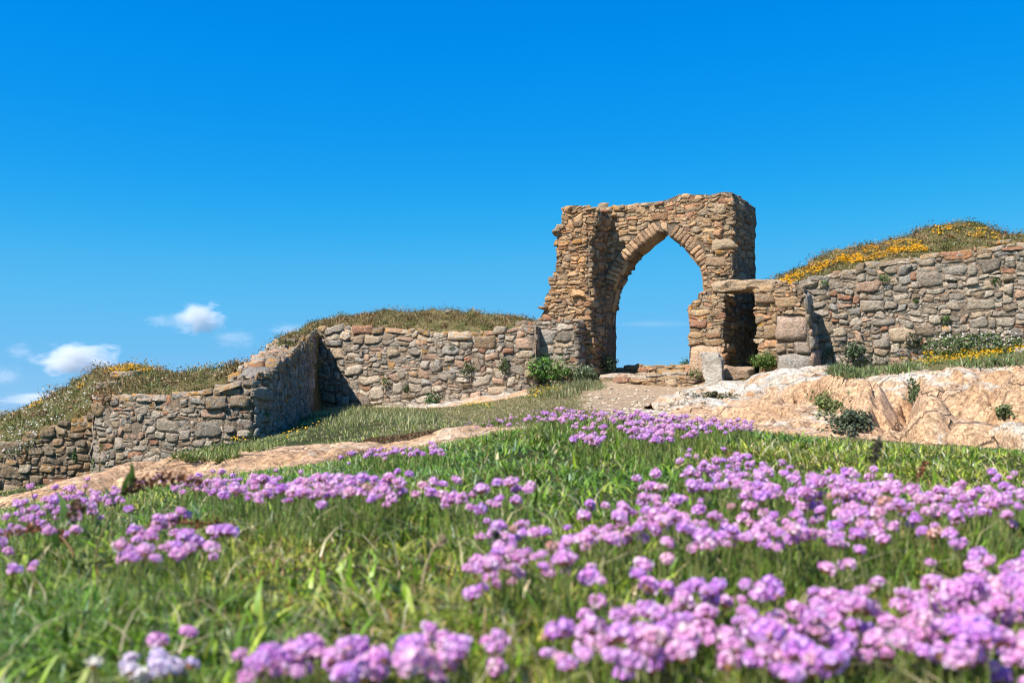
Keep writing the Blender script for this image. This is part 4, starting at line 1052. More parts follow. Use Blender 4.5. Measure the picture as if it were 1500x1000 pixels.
def plant(px, py, wpx, hpx, label, name='wall_plant', cat='plant', cols=((.06, .12, .02), (.10, .18, .035), (.05, .085, .02)), n=420, leaf=.045, at=None, spiky=False, flowers=None):
    if at is not None: p = P(px, py, at); nr = np.array([0, -1, .3])
    else: p, nr = hit(px, py)
    if p is None: print('plant missed', label); return
    d = p[1]; rx = wpx / F * d / 2; rz = hpx / F * d / 2
    up = p + np.array([0, 0, -rz * .9]) 
    q = RNG.normal(0, 1, (n, 3)); q /= np.linalg.norm(q, axis=1)[:, None]; q *= RNG.uniform(.3, 1.06, (n, 1)) ** .75
    q = q * (1 + .25 * fbm(q * 2.2 + px, 2, 5)[:, None])
    c = p + nr * rx * .25 + q * [rx, min(rx, .35) * .9, rz]
    pal = np.array(cols); cc = pal[RNG.integers(0, len(pal), n)] * RNG.uniform(.65, 1.4, (n, 1))
    mb = MB()
    leaf_quads(mb, c, q + [0, 0, .5], RNG.uniform(.6, 1.3, n) * leaf, cc, 0)
    # stems from the root
    m = 14
    k = RNG.integers(0, n, m); az = np.arctan2(c[k, 1] - p[1], c[k, 0] - p[0])
    blades(mb, np.repeat((p - [0, 0, rz * .5])[None], m, 0), np.full(m, rz * 1.3), np.full(m, .012), np.full(m, .7), az, np.tile([.10, .09, .04], (m, 1)), seg=2)
    if spiky:
        m = n // 2; rt = p + RNG.normal(0, .35, (m, 3)) * [rx, rx * .5, rz * .3] - [0, 0, rz * .5]
        blades(mb, rt, RNG.uniform(.9, 1.7, m) * rz, np.full(m, leaf * .35), RNG.gamma(2, .35, m), RNG.uniform(0, 6.28, m), pal[RNG.integers(0, len(pal), m)] * RNG.uniform(.7, 1.4, (m, 1)), seg=2)
    base = p - np.array([0, 0, rz])
    o = mb.build(name, M['leaf'])
    recentre(o, base); tag(o, label, cat)
    if flowers:
        m = flowers[1]; k = RNG.integers(0, n, m); f = MB()
        leaf_quads(f, c[k] * 1.0 + q[k] * .02, q[k] + [0, -.5, .6], RNG.uniform(.7, 1.2, m) * flowers[2], np.tile(flowers[0], (m, 1)) * RNG.uniform(.8, 1.15, (m, 1)), 0, .3)
        fo = f.build('flowers', M['yellow']); fo.data.transform(Matrix.Translation(-Vector(base))); fo.parent = o
    return o

def drape(px, py, wpx, hpx, label, name, cat, cols, n, leaf):
    pts, nrs = [], []
    for _ in range(n):
        r = abs(RNG.normal(0, .55)); a = RNG.uniform(0, 6.283)
        if fbm(np.array([[math.cos(a) * r * 2 + px, math.sin(a) * r * 2, py]]), 2, 33)[0] < -.3 - .5 * (1 - r): continue
        p, nr = hit(px + math.cos(a) * r * wpx * .55, py + math.sin(a) * r * hpx * .55)
        if p is not None: pts.append(p + nr * RNG.uniform(0, .07) * (1.1 - min(r, 1))); nrs.append(nr)
    pts = np.array(pts); nrs = np.array(nrs); k = np.abs(pts[:, 1] - np.median(pts[:, 1])) < .8; pts, nrs = pts[k], nrs[k]; m = len(pts)
    pal = np.array(cols); mb = MB()
    leaf_quads(mb, pts, nrs + [0, 0, .5], RNG.uniform(.7, 1.5, m) * leaf, pal[RNG.integers(0, len(pal), m)] * RNG.uniform(.6, 1.4, (m, 1)), 0, .7)
    o = mb.build(name, M['leaf']); recentre(o, pts.mean(0)); return tag(o, label, cat)
GR = ((.07, .14, .02), (.11, .20, .04), (.055, .095, .02))
plant(803, 543, 74, 40, 'bright green bush growing at the foot of the gateway buttress', 'leafy_bush', 'bush', ((.09, .20, .02), (.15, .30, .04), (.05, .11, .02)), 1000, .075, at=gate_y(803, 543, 2.05))
plant(776, 546, 20, 22, 'small green sprig beside the bush under the gateway buttress', cols=GR, n=200, leaf=.06, at=gate_y(776, 546, 1.95))
plant(856, 549, 40, 26, 'silvery green clump in front of the gateway pier', 'grass_tussock', 'tussock', ((.16, .20, .10), (.24, .27, .16), (.09, .13, .05)), 450, .07, spiky=True, at=gate_y(856, 549, 1.75))
plant(889, 535, 34, 34, 'dark green plant in the shade inside the arch', cols=((.04, .075, .02), (.06, .10, .03)), n=420, leaf=.07, at=gate_y(889, 535, 0.25))
plant(1120, 530, 40, 26, 'round green tuft at the foot of the doorway wall', 'grass_tussock', 'tussock', ((.07, .14, .02), (.12, .21, .04), (.17, .19, .05)), 600, .06, spiky=True, at=gate_y(1120, 530, 1.55))
plant(1072, 531, 14, 18, 'yellowish weed inside the small doorway', cols=((.16, .18, .05), (.22, .2, .08)), n=160, leaf=.05, at=gate_y(1072, 531, 0.6))
plant(1018, 553, 26, 30, 'dark creeping plant between the steps and the standing slab', cols=((.06, .09, .02), (.09, .12, .03), (.14, .15, .04)), n=380, leaf=.06, at=gate_y(1018, 553, 1.5))
plant(1003, 535, 14, 24, 'small green shrub behind the gateway, at the opening edge', cols=GR, n=220, leaf=.06, at=31.5)
plant(687, 540, 20, 26, 'dark fern on the middle wall, below its dipped top', cols=((.045, .075, .02), (.07, .11, .03)), n=200, leaf=.07)
plant(741, 536, 20, 26, 'dark fern on the middle wall close to the gateway buttress', cols=((.045, .075, .02), (.07, .11, .03)), n=200, leaf=.07)
plant(567, 559, 18, 18, 'small weed in the joints halfway down the middle wall', cols=GR, n=140, leaf=.05)
plant(597, 567, 12, 14, 'tiny weed low on the middle wall between grey stones', cols=GR, n=100, leaf=.045)
plant(634, 590, 30, 26, 'dark glossy bush at the base of the middle wall', 'leafy_bush', 'bush', ((.035, .08, .02), (.06, .12, .03)), 420, .065)
plant(663, 508, 12, 12, 'brownish tuft hanging from the top of the middle wall', cols=((.14, .11, .04), (.10, .10, .03)), n=90, leaf=.05)
plant(1207, 415, 16, 10, 'green tuft near the top of the flowery wall above the buttress', cols=GR, n=130, leaf=.05)
plant(1296, 408, 22, 12, 'wide weed in a joint high on the flowery wall', cols=GR, n=160, leaf=.05)
plant(1385, 468, 16, 15, 'round green weed halfway up the flowery wall', cols=GR, n=140, leaf=.05)
plant(1458, 412, 14, 14, 'dark weed high on the flowery wall, under the summit mound', cols=((.05, .09, .02), (.08, .12, .03)), n=120, leaf=.05)
plant(1342, 442, 8, 10, 'tiny weed between reddish stones of the flowery wall', cols=GR, n=80, leaf=.04)
plant(1252, 512, 36, 26, 'bluish green plant at the base of the flowery wall beside the buttress shadow', cols=((.07, .11, .05), (.11, .16, .08), (.05, .08, .03)), n=420, leaf=.07)
plant(1338, 498, 24, 26, 'dark woody plant with pale flower heads at the foot of the flowery wall', cols=((.06, .07, .03), (.10, .10, .05)), n=300, leaf=.06, flowers=((.5, .36, .5), 26, .05))
plant(1215, 517, 16, 16, 'small dark herb next to the buttress shadow', cols=((.06, .1, .04), (.09, .13, .06)), n=160, leaf=.05)
drape(1246, 618, 58, 36, 'dark grey green cushion plant on the front face of the outcrop', 'cushion_plant', 'plant', ((.045, .06, .03), (.08, .10, .05), (.12, .14, .08)), 1500, .030)
drape(1210, 592, 46, 38, 'light green mossy plant in a hollow of the outcrop', 'cushion_plant', 'plant', ((.15, .18, .05), (.22, .22, .08), (.10, .13, .04)), 900, .026)
drape(1340, 578, 22, 44, 'green plant growing in the dark cleft of the outcrop', 'cushion_plant', 'plant', ((.07, .10, .035), (.12, .15, .06)), 500, .028)
drape(1473, 603, 26, 16, 'flat green tuft on the shoulder of the outcrop', 'cushion_plant', 'plant', ((.12, .16, .05), (.18, .2, .08)), 320, .026)
drape(1048, 581, 64, 12, 'flat dark mossy mat across the grey bedrock', 'moss_mat', 'moss', ((.06, .065, .015), (.10, .09, .025)), 700, .030)
plant(110, 668, 10, 20, 'green weed in the dark low wall', cols=GR, n=120, leaf=.035)
plant(138, 680, 8, 24, 'tall green weed in the corner where the two low walls meet', cols=GR, n=120, leaf=.035)
plant(388, 607, 12, 22, 'yellowish creeper on the shaded bend of the long low wall', cols=((.2, .19, .04), (.12, .13, .03)), n=140, leaf=.04)
plant(866, 487, 14, 24, 'yellow green plant sprouting from the shaded side of the gateway pier', cols=((.20, .20, .05), (.12, .15, .04)), n=160, leaf=.05, flowers=((.75, .48, .03), 30, .05), at=gate_y(866, 487, 0.7))

YEL = np.array([.86, .46, .008])
def patch(name, label, cat, ells, n, size, base, flower, nf, fl_size=None, lift=.03):
    """flowering mat: leaves plus flowers lying on whatever surface is there"""
    pts, nrs = [], []
    tot = sum(e[2] * e[3] for e in ells)
    for ex, ey, rx, ry, rot in ells:
        m = int((n + nf) * rx * ry / tot); cnt = 0
        for _ in range(m):
            r = math.sqrt(RNG.random()) ; a = RNG.uniform(0, 6.283)
            # sparser towards the rim
            dx = r * rx * math.cos(a); dy = r * ry * math.sin(a)
            p, nr = hit(ex + dx * math.cos(rot) - dy * math.sin(rot), ey + dx * math.sin(rot) + dy * math.cos(rot))
            if p is not None and fbm((p * 2.2)[None], 3, 900)[0] > -.25 - .4 * (1 - r): pts.append(p); nrs.append(nr)
    pts = np.array(pts); nrs = np.array(nrs)
    if len(pts) < 4: print('patch empty', label); return
    med = np.median(pts[:, 1]); k = np.abs(pts[:, 1] - med) < 6
    pts, nrs = pts[k], nrs[k]
    pi = RNG.permutation(len(pts)); cut = int(len(pts) * n / (n + nf)); A, Bq = pi[:cut], pi[cut:]
    mb = MB(); pal = np.array(base)
    leaf_quads(mb, pts[A] + nrs[A] * RNG.uniform(0, lift, (len(A), 1)), nrs[A] + [0, 0, .6], RNG.uniform(.7, 1.4, len(A)) * size, pal[RNG.integers(0, len(pal), len(A))] * RNG.uniform(.7, 1.35, (len(A), 1)))
    o = mb.build(name, M['leaf'])
    f = MB()
    leaf_quads(f, pts[Bq] + nrs[Bq] * .5 * lift + [0, 0, .02] + np.array([0, 0, 1]) * RNG.uniform(0, lift * 1.3, (len(Bq), 1)), nrs[Bq] + [0, -.3, .9], RNG.uniform(.6, 1.3, len(Bq)) * (fl_size or size), np.asarray(flower) * RNG.uniform(.75, 1.2, (len(Bq), 1)) * (1 + RNG.normal(0, .06, (len(Bq), 3))), 0, .35)
    fo = f.build('flowers', M['yellow']); 
    base_ = pts.mean(0)
    for ob in (o, fo): ob.data.transform(Matrix.Translation(-Vector(base_)))
    o.location = base_; fo.parent = o
    return tag(o, label, cat)
GB = ((.09, .12, .03), (.14, .15, .045), (.07, .09, .025))
patch('trefoil_patch', 'yellow flower mat spilling over the wall end above the doorway lintel', 'flower patch', [(1162, 408, 22, 8, -.5), (1150, 418, 12, 9, 0), (1193, 394, 14, 8, -.3), (1222, 384, 20, 7, -.4)], 700, .05, GB, YEL * [.92, .85, 1], 1000, .06)
patch('trefoil_patch', 'long yellow flower mat along the middle of the bank above the flowery wall', 'flower patch', [(1255, 379, 26, 7, -.35), (1310, 363, 48, 9, -.1), (1335, 366, 30, 5, 0), (1290, 374, 40, 6, -.25)], 900, .05, GB, YEL * [.88, .80, 1], 1900, .055)
patch('trefoil_patch', 'yellow flowers on the summit of the mound above the wall', 'flower patch', [(1382, 337, 18, 8, -.2), (1440, 341, 32, 7, .35), (1415, 345, 26, 7, 0)], 500, .05, GB, YEL, 800, .055)
patch('trefoil_patch', 'bright yellow flower mat on the ground below the flowery wall', 'flower patch', [(1405, 524, 66, 10, -.03), (1352, 530, 32, 7, 0), (1485, 516, 28, 7, -.1)], 1500, .06, ((.11, .17, .04), (.15, .2, .06)), YEL, 1500, .05, .08)
patch('trefoil_patch', 'yellow flowers in the grass mound beside the path to the gateway', 'flower patch', [(803, 574, 26, 8, -.2), (775, 585, 14, 4, 0)], 900, .05, ((.12, .17, .04), (.18, .2, .07)), YEL, 130, .055, .08)
patch('trefoil_patch', 'small yellow flower strip in front of the middle wall, by the base stones', 'flower patch', [(700, 596, 26, 4, 0)], 400, .05, ((.12, .17, .04), (.2, .2, .08)), YEL, 90, .05, .05)
patch('trefoil_patch', 'orange yellow crown of flowers on top of the hill of white flowers', 'flower patch', [(178, 541, 28, 7, -.25), (205, 542, 20, 6, .1)], 500, .035, GB, YEL * [.95, .85, 1], 520, .035)
patch('trefoil_patch', 'orange yellow strip partway down the hill of white flowers', 'flower patch', [(118, 569, 9, 5, -.5), (55, 594, 16, 4, -.45)], 220, .035, GB, YEL * [.95, .8, 1], 170, .032)
patch('trefoil_patch', 'yellow flowers scattered on the green hillside below the bend of the wall', 'flower patch', [(440, 634, 34, 5, -.4), (350, 645, 14, 3, 0)], 260, .03, ((.12, .17, .04), (.2, .22, .08)), YEL, 90, .04, .05)
patch('campion_patch', 'broad drift of small white flowers covering the hill above the dark low wall', 'flower patch', [(60, 612, 90, 22, -.45), (110, 578, 55, 14, -.45), (128, 594, 20, 9, -.1), (30, 645, 45, 18, -.5)], 1500, .035, ((.09, .13, .04), (.13, .17, .05)), (.80, .78, .74), 400, .038, .07)
patch('campion_patch', 'white flowers in the grass below the flowery wall, behind the yellow mat', 'flower patch', [(1380, 505, 50, 11, 0), (1440, 500, 60, 12, 0)], 900, .055, ((.09, .14, .04), (.13, .18, .06)), (.80, .78, .74), 120, .045, .12)
o_ = patch('campion_patch', 'scattered white flowers on the mound above the flowery wall', 'flower patch', [(1410, 352, 50, 10, 0), (1250, 390, 40, 6, -.3)], 300, .05, GB, (.72, .70, .66), 90, .04, .05)
o_.name = 'scattered_white_flowers'; del o_['category']; del o_['label']; o_['kind'] = 'stuff'

# weeds along the foot of the right wall
def verge(name, label, ells, n, hgt, cols, kind='thing', wid=.016):
    pts = []
    for ex, ey, rx, ry in ells:
        for _ in range(n):
            r = math.sqrt(RNG.random()); a = RNG.uniform(0, 6.283); p, nr = hit(ex + r * rx * math.cos(a), ey + r * ry * math.sin(a))
            if p is not None: pts.append(p)
    pts = np.array(pts); m = len(pts); mb = MB(); pal = np.array(cols)
    blades(mb, pts - [0, 0, .02], RNG.uniform(.5, 1.2, m) * hgt, np.full(m, wid), RNG.gamma(2, .4, m), RNG.uniform(0, 6.28, m), pal[RNG.integers(0, len(pal), m)] * RNG.uniform(.65, 1.35, (m, 1)), seg=2)
    o = mb.build(name, M['blade']); recentre(o, pts.min(0)); tag(o, label, 'tussock')
verge('grass_tussock', 'rough green herbage along the foot of the flowery wall behind the outcrop', [(1400, 505, 95, 18), (1290, 535, 70, 14), (1440, 525, 80, 14), (1250, 545, 40, 8)], 1500, .13, ((.15, .22, .06), (.22, .27, .11), (.10, .15, .04), (.28, .27, .14)))
verge('grass_tussock', 'grassy mound of long dry stems before the gateway buttress', [(838, 560, 28, 12), (812, 575, 40, 10), (860, 567, 26, 6)], 900, .22, ((.2, .2, .09), (.3, .26, .13), (.13, .17, .05)))
verge('grass_tussock', 'long windblown pale grass at the foot of the middle wall', [(545, 605, 70, 12), (500, 612, 50, 14), (600, 615, 50, 10)], 1000, .17, ((.24, .25, .09), (.38, .34, .16), (.15, .2, .045)), wid=.012)
verge('grass_tussock', 'green grass fringe along the base of the long low wall', [(300, 668, 50, 8), (400, 640, 50, 10), (350, 655, 50, 8)], 900, .07, ((.15, .21, .04), (.2, .26, .07), (.27, .27, .10)), wid=.009)

# ------------------------------------------------------------------ thrift
def head_mesh(k, kind='pink'):
    rg = np.random.default_rng(100 + k)
    mb = MB()
    R = .0105
    nfl = 24
    gold = math.pi * (3 - math.sqrt(5))
    if kind == 'white': pal = [(.80, .74, .82), (.84, .80, .84), (.72, .64, .74)]
    elif kind == 'faded': pal = [(.66, .42, .30), (.74, .52, .46), (.60, .36, .26)]
    else: pal = [(.78, .42, .70), (.86, .54, .78), (.68, .32, .62), (.90, .68, .83)]
    for i in range(nfl):
        zc = 1 - (i + .5) / nfl * 1.35
        a = i * gold + rg.uniform(-.25, .25); rr = math.sqrt(max(0, 1 - zc * zc))
        dirv = np.array([rr * math.cos(a), rr * math.sin(a), zc * .85]); dirv /= np.linalg.norm(dirv)
        cen = dirv * R * rg.uniform(.66, 1.2) * np.array([1.05, 1.05, .9])
        t1 = np.cross(dirv, [0, 0, 1.0]) if abs(dirv[2]) < .9 else np.cross(dirv, [1.0, 0, 0]); t1 /= np.linalg.norm(t1); t2 = np.cross(dirv, t1)
        col = np.array(pal[rg.integers(0, len(pal))]) * rg.uniform(.80, 1.12)
        ps = R * rg.uniform(.34, .48); th0 = rg.uniform(0, 6.28)
        for p in range(5):
            th = th0 + p * 2 * math.pi / 5
            e = t1 * math.cos(th) + t2 * math.sin(th); s_ = -t1 * math.sin(th) + t2 * math.cos(th)
            V = np.array([cen - dirv * ps * .4, cen + e * ps * .62 + s_ * ps * .46 + dirv * ps * .18, cen + e * ps * 1.05 + dirv * ps * rg.uniform(-.05, .35), cen + e * ps * .62 - s_ * ps * .46 + dirv * ps * .18])
            C = np.array([col * [.85, .6, .85], col, np.minimum(col * 1.08, .95), col])
            mb.add(V, [[0, 1, 2, 3]], C)
    # papery bracts under the head
    for i in range(9):
        a = i * 2 * math.pi / 9 + rg.uniform(-.2, .2); e = np.array([math.cos(a), math.sin(a), 0]); s_ = np.array([-math.sin(a), math.cos(a), 0])
        V = np.array([[0, 0, -R * .95], e * R * .5 + s_ * R * .28 + [0, 0, -R * .62], e * R * .86 + [0, 0, -R * .18], e * R * .5 - s_ * R * .28 + [0, 0, -R * .62]])
        mb.add(V, [[0, 1, 2, 3]], np.array([.42, .24, .11]) * rg.uniform(.7, 1.4))
    return mb.build('flower_head', M['petal'], smooth=False)
def stem_mesh(k, h):
    rg = np.random.default_rng(300 + k); mb = MB()
    pts = np.array([[0, 0, -.012], [rg.uniform(-.003, .003), rg.uniform(-.003, .003), h * .5], [rg.uniform(-.006, .006), rg.uniform(-.006, .006), h]])
    r = [.0011, .0009, .0008]; V = []
    for p, q in zip(pts, r):
        for i in range(5): V.append(p + [q * math.cos(i * 1.2566), q * math.sin(i * 1.2566), 0])
    Q = [[a * 5 + i, a * 5 + (i + 1) % 5, (a + 1) * 5 + (i + 1) % 5, (a + 1) * 5 + i] for a in (0, 1) for i in range(5)]
    mb.add(np.array(V), Q, (.15, .17, .05)); o = mb.build('flower_stem', M['stem'])
    return o, pts[-1]
protoH = [head_mesh(k) for k in range(7)]; protoW = [head_mesh(20 + k, 'white') for k in range(2)]; protoF = [head_mesh(30 + k, 'faded') for k in range(2)]
SH = [.022, .030, .039, .050, .064]
protoS = [stem_mesh(k, SH[k]) for k in range(5)]
def take(lst):  # mesh data only; the prototypes themselves are removed afterwards
    return lst[RNG.integers(0, len(lst))]

def thrift(label, ells, n, tall=(0, 5), kind='pink', faded=.05, sc=(.85, 1.15), cushion=True, group='thrift clumps in the turf'):
    """one cushion plant: stems rising from it, each with its head"""
    tot = sum(e[2] * e[3] for e in ells); pts = []
    for ex, ey, rx, ry, *rt in ells:
        m = max(1, round(n * rx * ry / tot)); rot = rt[0] if rt else 0
        r = np.sqrt(RNG.random(m)) * np.where(RNG.random(m) < .26, 1.75, 1.05); a = RNG.uniform(0, 6.283, m)
        dx = r * rx * np.cos(a); dy = r * ry * np.sin(a)
        k = RNG.integers(tall[0], tall[1], m)
        s_ = RNG.uniform(*sc, m)
        hgt = np.array(SH)[k] * s_
        w, ok = surf_hit(ex + dx * math.cos(rot) - dy * math.sin(rot), ey + dx * math.sin(rot) + dy * math.cos(rot), hgt)
        for j in range(m):
            if ok[j]: pts.append((w[j, 0], w[j, 1], float(ground(w[j, 0], w[j, 1])), k[j], s_[j]))
    if not pts: print('no thrift', label); return
    A = np.array(pts); cx, cy = A[:, 0].mean(), A[:, 1].mean(); c0 = np.array([cx, cy, float(ground(cx, cy))])
    root = empty('thrift_clump', c0); tag(root, label, 'flower clump', group)
    if cushion:
        m = 26 * len(A); k = RNG.integers(0, len(A), m)
        x = A[k, 0] + RNG.normal(0, .014, m); y = A[k, 1] + RNG.normal(0, .014, m); mb = MB()
        sca = max(1, cy / 2)
        blades(mb, np.stack([x, y, ground(x, y) - .003], -1) - c0, RNG.uniform(.018, .05, m), RNG.uniform(.0012, .0022, m) * sca, RNG.gamma(2, .3, m), RNG.uniform(0, 6.28, m),
               np.array([[.12, .22, .025], [.17, .28, .035], [.09, .16, .02], [.26, .24, .07]])[RNG.integers(0, 4, m)] * RNG.uniform(.7, 1.3, (m, 1)), seg=2)
        mb.build('leaf_cushion', M['blade'], root)
    for x, y, z, k, s_ in pts:
        so, tip = protoS[int(k)]
        st = so.copy(); st.name = 'flower_stem'; COL.objects.link(st); st.parent = root
        st.location = (x - c0[0], y - c0[1], z - c0[2]); st.scale = (s_,) * 3; st.rotation_euler = (RNG.normal(0, .10), RNG.normal(0, .10), RNG.uniform(0, 6.28))
        src = take(protoF if RNG.random() < faded * .18 else protoW if kind == 'white' else protoH)
        hd = src.copy(); hd.name = 'flower_head'; COL.objects.link(hd); hd.parent = st
        hd.location = [float(v) for v in tip + np.array([0, 0, .006])]; q = RNG.uniform(.40, .74) * (1.12 if ells[0][1] > 840 else 1.0); hd.scale = (q, q, q * RNG.uniform(.85, 1.05)); hd.rotation_euler = (RNG.normal(0, .25), RNG.normal(0, .25), RNG.uniform(0, 6.28))
    return root

T = thrift
# the big front bank
T('lilac thrift clump in the lowest big drift, its end with single heads standing apart', [(875, 935, 45, 45)], 16, (1, 5))
T('dense lilac thrift clump at the highest rounded part of the lowest big drift', [(985, 905, 62, 46, .05), (950, 960, 60, 26)], 52, (1, 5))
T('lilac thrift clump in the middle of the lowest big drift, orange bracts showing beneath', [(1100, 905, 60, 40), (1110, 955, 55, 36)], 46, (1, 5))
T('lilac thrift clump on the falling shoulder of the lowest big drift', [(1210, 905, 55, 26, .25), (1230, 950, 55, 32, .1), (1190, 985, 40, 16)], 46, (1, 5))
T('lilac thrift clump between the lowest big drift and the corner clump', [(1330, 935, 50, 35), (1390, 965, 50, 30)], 34, (1, 5))
T('lilac thrift clump leaning into the lower corner beside the broad rosy bank', [(1460, 960, 45, 32), (1480, 930, 40, 30)], 26, (1, 5))
T('rosy thrift clump on the bank that climbs beside the lowest drift, its lower wing', [(1345, 895, 40, 18, -.2), (1400, 880, 40, 22, -.2), (1420, 910, 50, 18)], 40, (1, 5))
T('rosy thrift clump on the bank that climbs beside the lowest drift, its upper end', [(1465, 850, 45, 24, -.1), (1480, 885, 40, 20)], 40, (1, 5))
T('violet thrift clump in the low drift beside the white heads, widest and densest part', [(480, 978, 55, 22, -.1), (540, 985, 50, 20)], 34, (1, 5))
T('violet thrift clump, the low trailing end next to the white heads', [(380, 990, 55, 12), (420, 985, 40, 14)], 14, (0, 4))
T('violet thrift clump in the low drift beside the white heads, its end with taller heads', [(620, 958, 40, 20), (650, 985, 70, 16), (715, 948, 30, 14)], 30, (1, 5))
T('white thrift clump, the only one with whitish heads', [(205, 990, 34, 14), (250, 992, 18, 8)], 15, (0, 4), kind='white', faded=0)
T('sparse thrift plant with a few single heads between the two bottom drifts', [(795, 930, 16, 12), (815, 967, 18, 8), (850, 970, 16, 12)], 6, (1, 4))
T('two short lone thrift heads in plain grass above the white clump', [(238, 955, 5, 5), (272, 936, 8, 5)], 4, (0, 2), cushion=False)
T('single thrift head alone in the open grass below the middle cluster', [(697, 874, 8, 6)], 2, (0, 3), cushion=False)
T('few pale thrift heads alone in the lawn gap between rosy bank and second row', [(1240, 842, 18, 10), (1365, 832, 8, 8), (1295, 868, 6, 12)], 7, (0, 3), faded=.4, cushion=False)
# second row
T('thrift clump of crowded heads at the start of the second row, below the tall drift', [(945, 758, 42, 22, .1), (975, 775, 40, 20, .1)], 44, (1, 5))
T('thrift clump in the second row beside bare soil', [(1040, 780, 42, 24, .1), (1035, 805, 30, 12)], 38, (1, 5), faded=.12)
T('thrift clump in the second row with many withered orange heads', [(1115, 778, 40, 22), (1140, 795, 38, 20)], 34, (1, 5), faded=.25)
T('thrift clump in the second row, sparse lilac heads mixed with buds', [(1205, 775, 40, 20), (1235, 790, 38, 20)], 34, (1, 5), faded=.2)
T('thrift clump at the thin end of the second row, heads spaced out on thin stems', [(1310, 785, 45, 18), (1380, 775, 30, 20), (1405, 800, 14, 10)], 28, (1, 5), faded=.15)
# upper right drift
T('tall purple thrift clump rising highest at the head of the upper drift', [(1065, 688, 42, 24), (1025, 700, 26, 26), (1070, 715, 50, 16)], 74, (2, 5))
T('purple thrift clump just after the highest one in the upper drift', [(1140, 703, 38, 20, .2), (1135, 728, 40, 14)], 58, (1, 5))
T('purple thrift clump in the middle of the upper drift before short turf', [(1215, 715, 42, 20), (1220, 735, 42, 14)], 58, (1, 5))
T('purple thrift clump on the descending part of the upper drift', [(1290, 722, 42, 20), (1285, 745, 40, 14)], 52, (1, 5), faded=.1)
T('purple thrift clump at the tapering tip of the upper drift', [(1355, 730, 28, 18), (1345, 752, 30, 14)], 28, (1, 5), faded=.12)
T('thrift clump standing by itself past the tip of the upper drift', [(1420, 733, 34, 20), (1475, 722, 34, 24), (1430, 755, 40, 12)], 52, (1, 5))
T('small thrift clump of tight heads set apart before the highest purple clump', [(953, 718, 18, 14), (975, 735, 12, 12)], 16, (1, 5))
# middle
T('round thrift cluster in the middle of the lawn, many purple heads', [(755, 800, 42, 26), (745, 832, 38, 20), (745, 855, 20, 10)], 44, (1, 5))
T('loose thrift cluster next to the round one, with pale withered heads', [(840, 800, 42, 22), (825, 840, 34, 16), (890, 790, 28, 14)], 34, (1, 5), faded=.14)
T('few scattered thrift heads on the lawn above the round cluster', [(852, 758, 12, 10), (873, 752, 8, 8), (900, 800, 20, 10)], 9, (0, 4))
T('tall thrift plant with large separate heads on long stems in mid lawn', [(745, 728, 26, 18), (775, 714, 8, 8), (700, 745, 22, 12)], 16, (3, 5), sc=(1.0, 1.25))
T('short thrift clump ending the long lilac row, next to the tall separate heads', [(645, 722, 14, 12), (672, 734, 16, 12)], 20, (1, 4))
# left
T('compact thrift clump alone on the lawn, rounded and bright', [(245, 785, 34, 22), (205, 815, 36, 22), (270, 805, 34, 18), (325, 788, 20, 8)], 56, (1, 5))
T('thrift clump among reddish dock stalks, upper heads before the long rock slab', [(85, 725, 34, 16), (130, 720, 34, 18), (175, 735, 22, 16)], 52, (1, 5))
T('thrift clump among reddish dock stalks, lower heads near the lawn', [(45, 770, 36, 16), (100, 760, 40, 18), (60, 750, 30, 16)], 44, (1, 5))
T('thrift heads at the very edge of the lawn beside the dock stalks', [(5, 790, 16, 16), (50, 835, 8, 8), (14, 845, 8, 8)], 12, (0, 4))
T('thrift clump opening the long lilac row under the dock tips', [(275, 712, 30, 14), (215, 705, 18, 12)], 34, (1, 5))
T('thrift clump in the long lilac row with a notch in its outline', [(335, 718, 34, 13)], 40, (1, 5))
T('thrift clump in the long lilac row, dense flat topped', [(400, 715, 36, 15)], 52, (1, 5))
T('thrift clump in the long lilac row with a raised middle', [(465, 718, 34, 18)], 56, (1, 5))
T('thrift clump in the long lilac row, tallest tuft near its end', [(530, 715, 36, 18), (575, 712, 24, 20)], 70, (1, 5))
# far rows
T('distant small thrift clump beside the narrow rock ridge, brown leaves under it', [(530, 667, 28, 9), (560, 663, 20, 8)], 40, (0, 4))
T('distant thin thrift clump following the one at the rock ridge', [(615, 664, 32, 7), (640, 660, 14, 6)], 30, (0, 4), faded=.15)
T('distant scattered thrift heads at the end of the rock ridge', [(700, 625, 24, 9), (735, 620, 24, 8)], 34, (0, 4))
T('distant thrift clump with one high tuft on the crest below the path', [(785, 610, 38, 9), (815, 606, 26, 10)], 74, (1, 5))
T('distant thrift clump following the high tuft along the crest', [(850, 609, 34, 7)], 50, (0, 4))
T('distant thrift clump on the crest straight below the gateway arch', [(915, 610, 36, 8), (930, 622, 30, 10)], 66, (1, 5))
T('distant thrift clump set lower on the crest, in the grass', [(862, 645, 22, 10), (870, 632, 16, 8)], 34, (1, 4))
T('distant thrift clump hanging down the crest in a broad tongue', [(960, 625, 34, 14), (945, 640, 30, 10)], 76, (1, 5))
T('distant thrift clump before the sandy rock shelf', [(1010, 622, 34, 10), (1000, 634, 24, 10)], 60, (1, 5))
T('distant low thrift clump at the far end of the crest row', [(1060, 624, 40, 8), (1088, 628, 16, 6)], 56, (0, 4))
for o in protoH + protoW + protoF + [p[0] for p in protoS]:
    bpy.data.objects.remove(o)

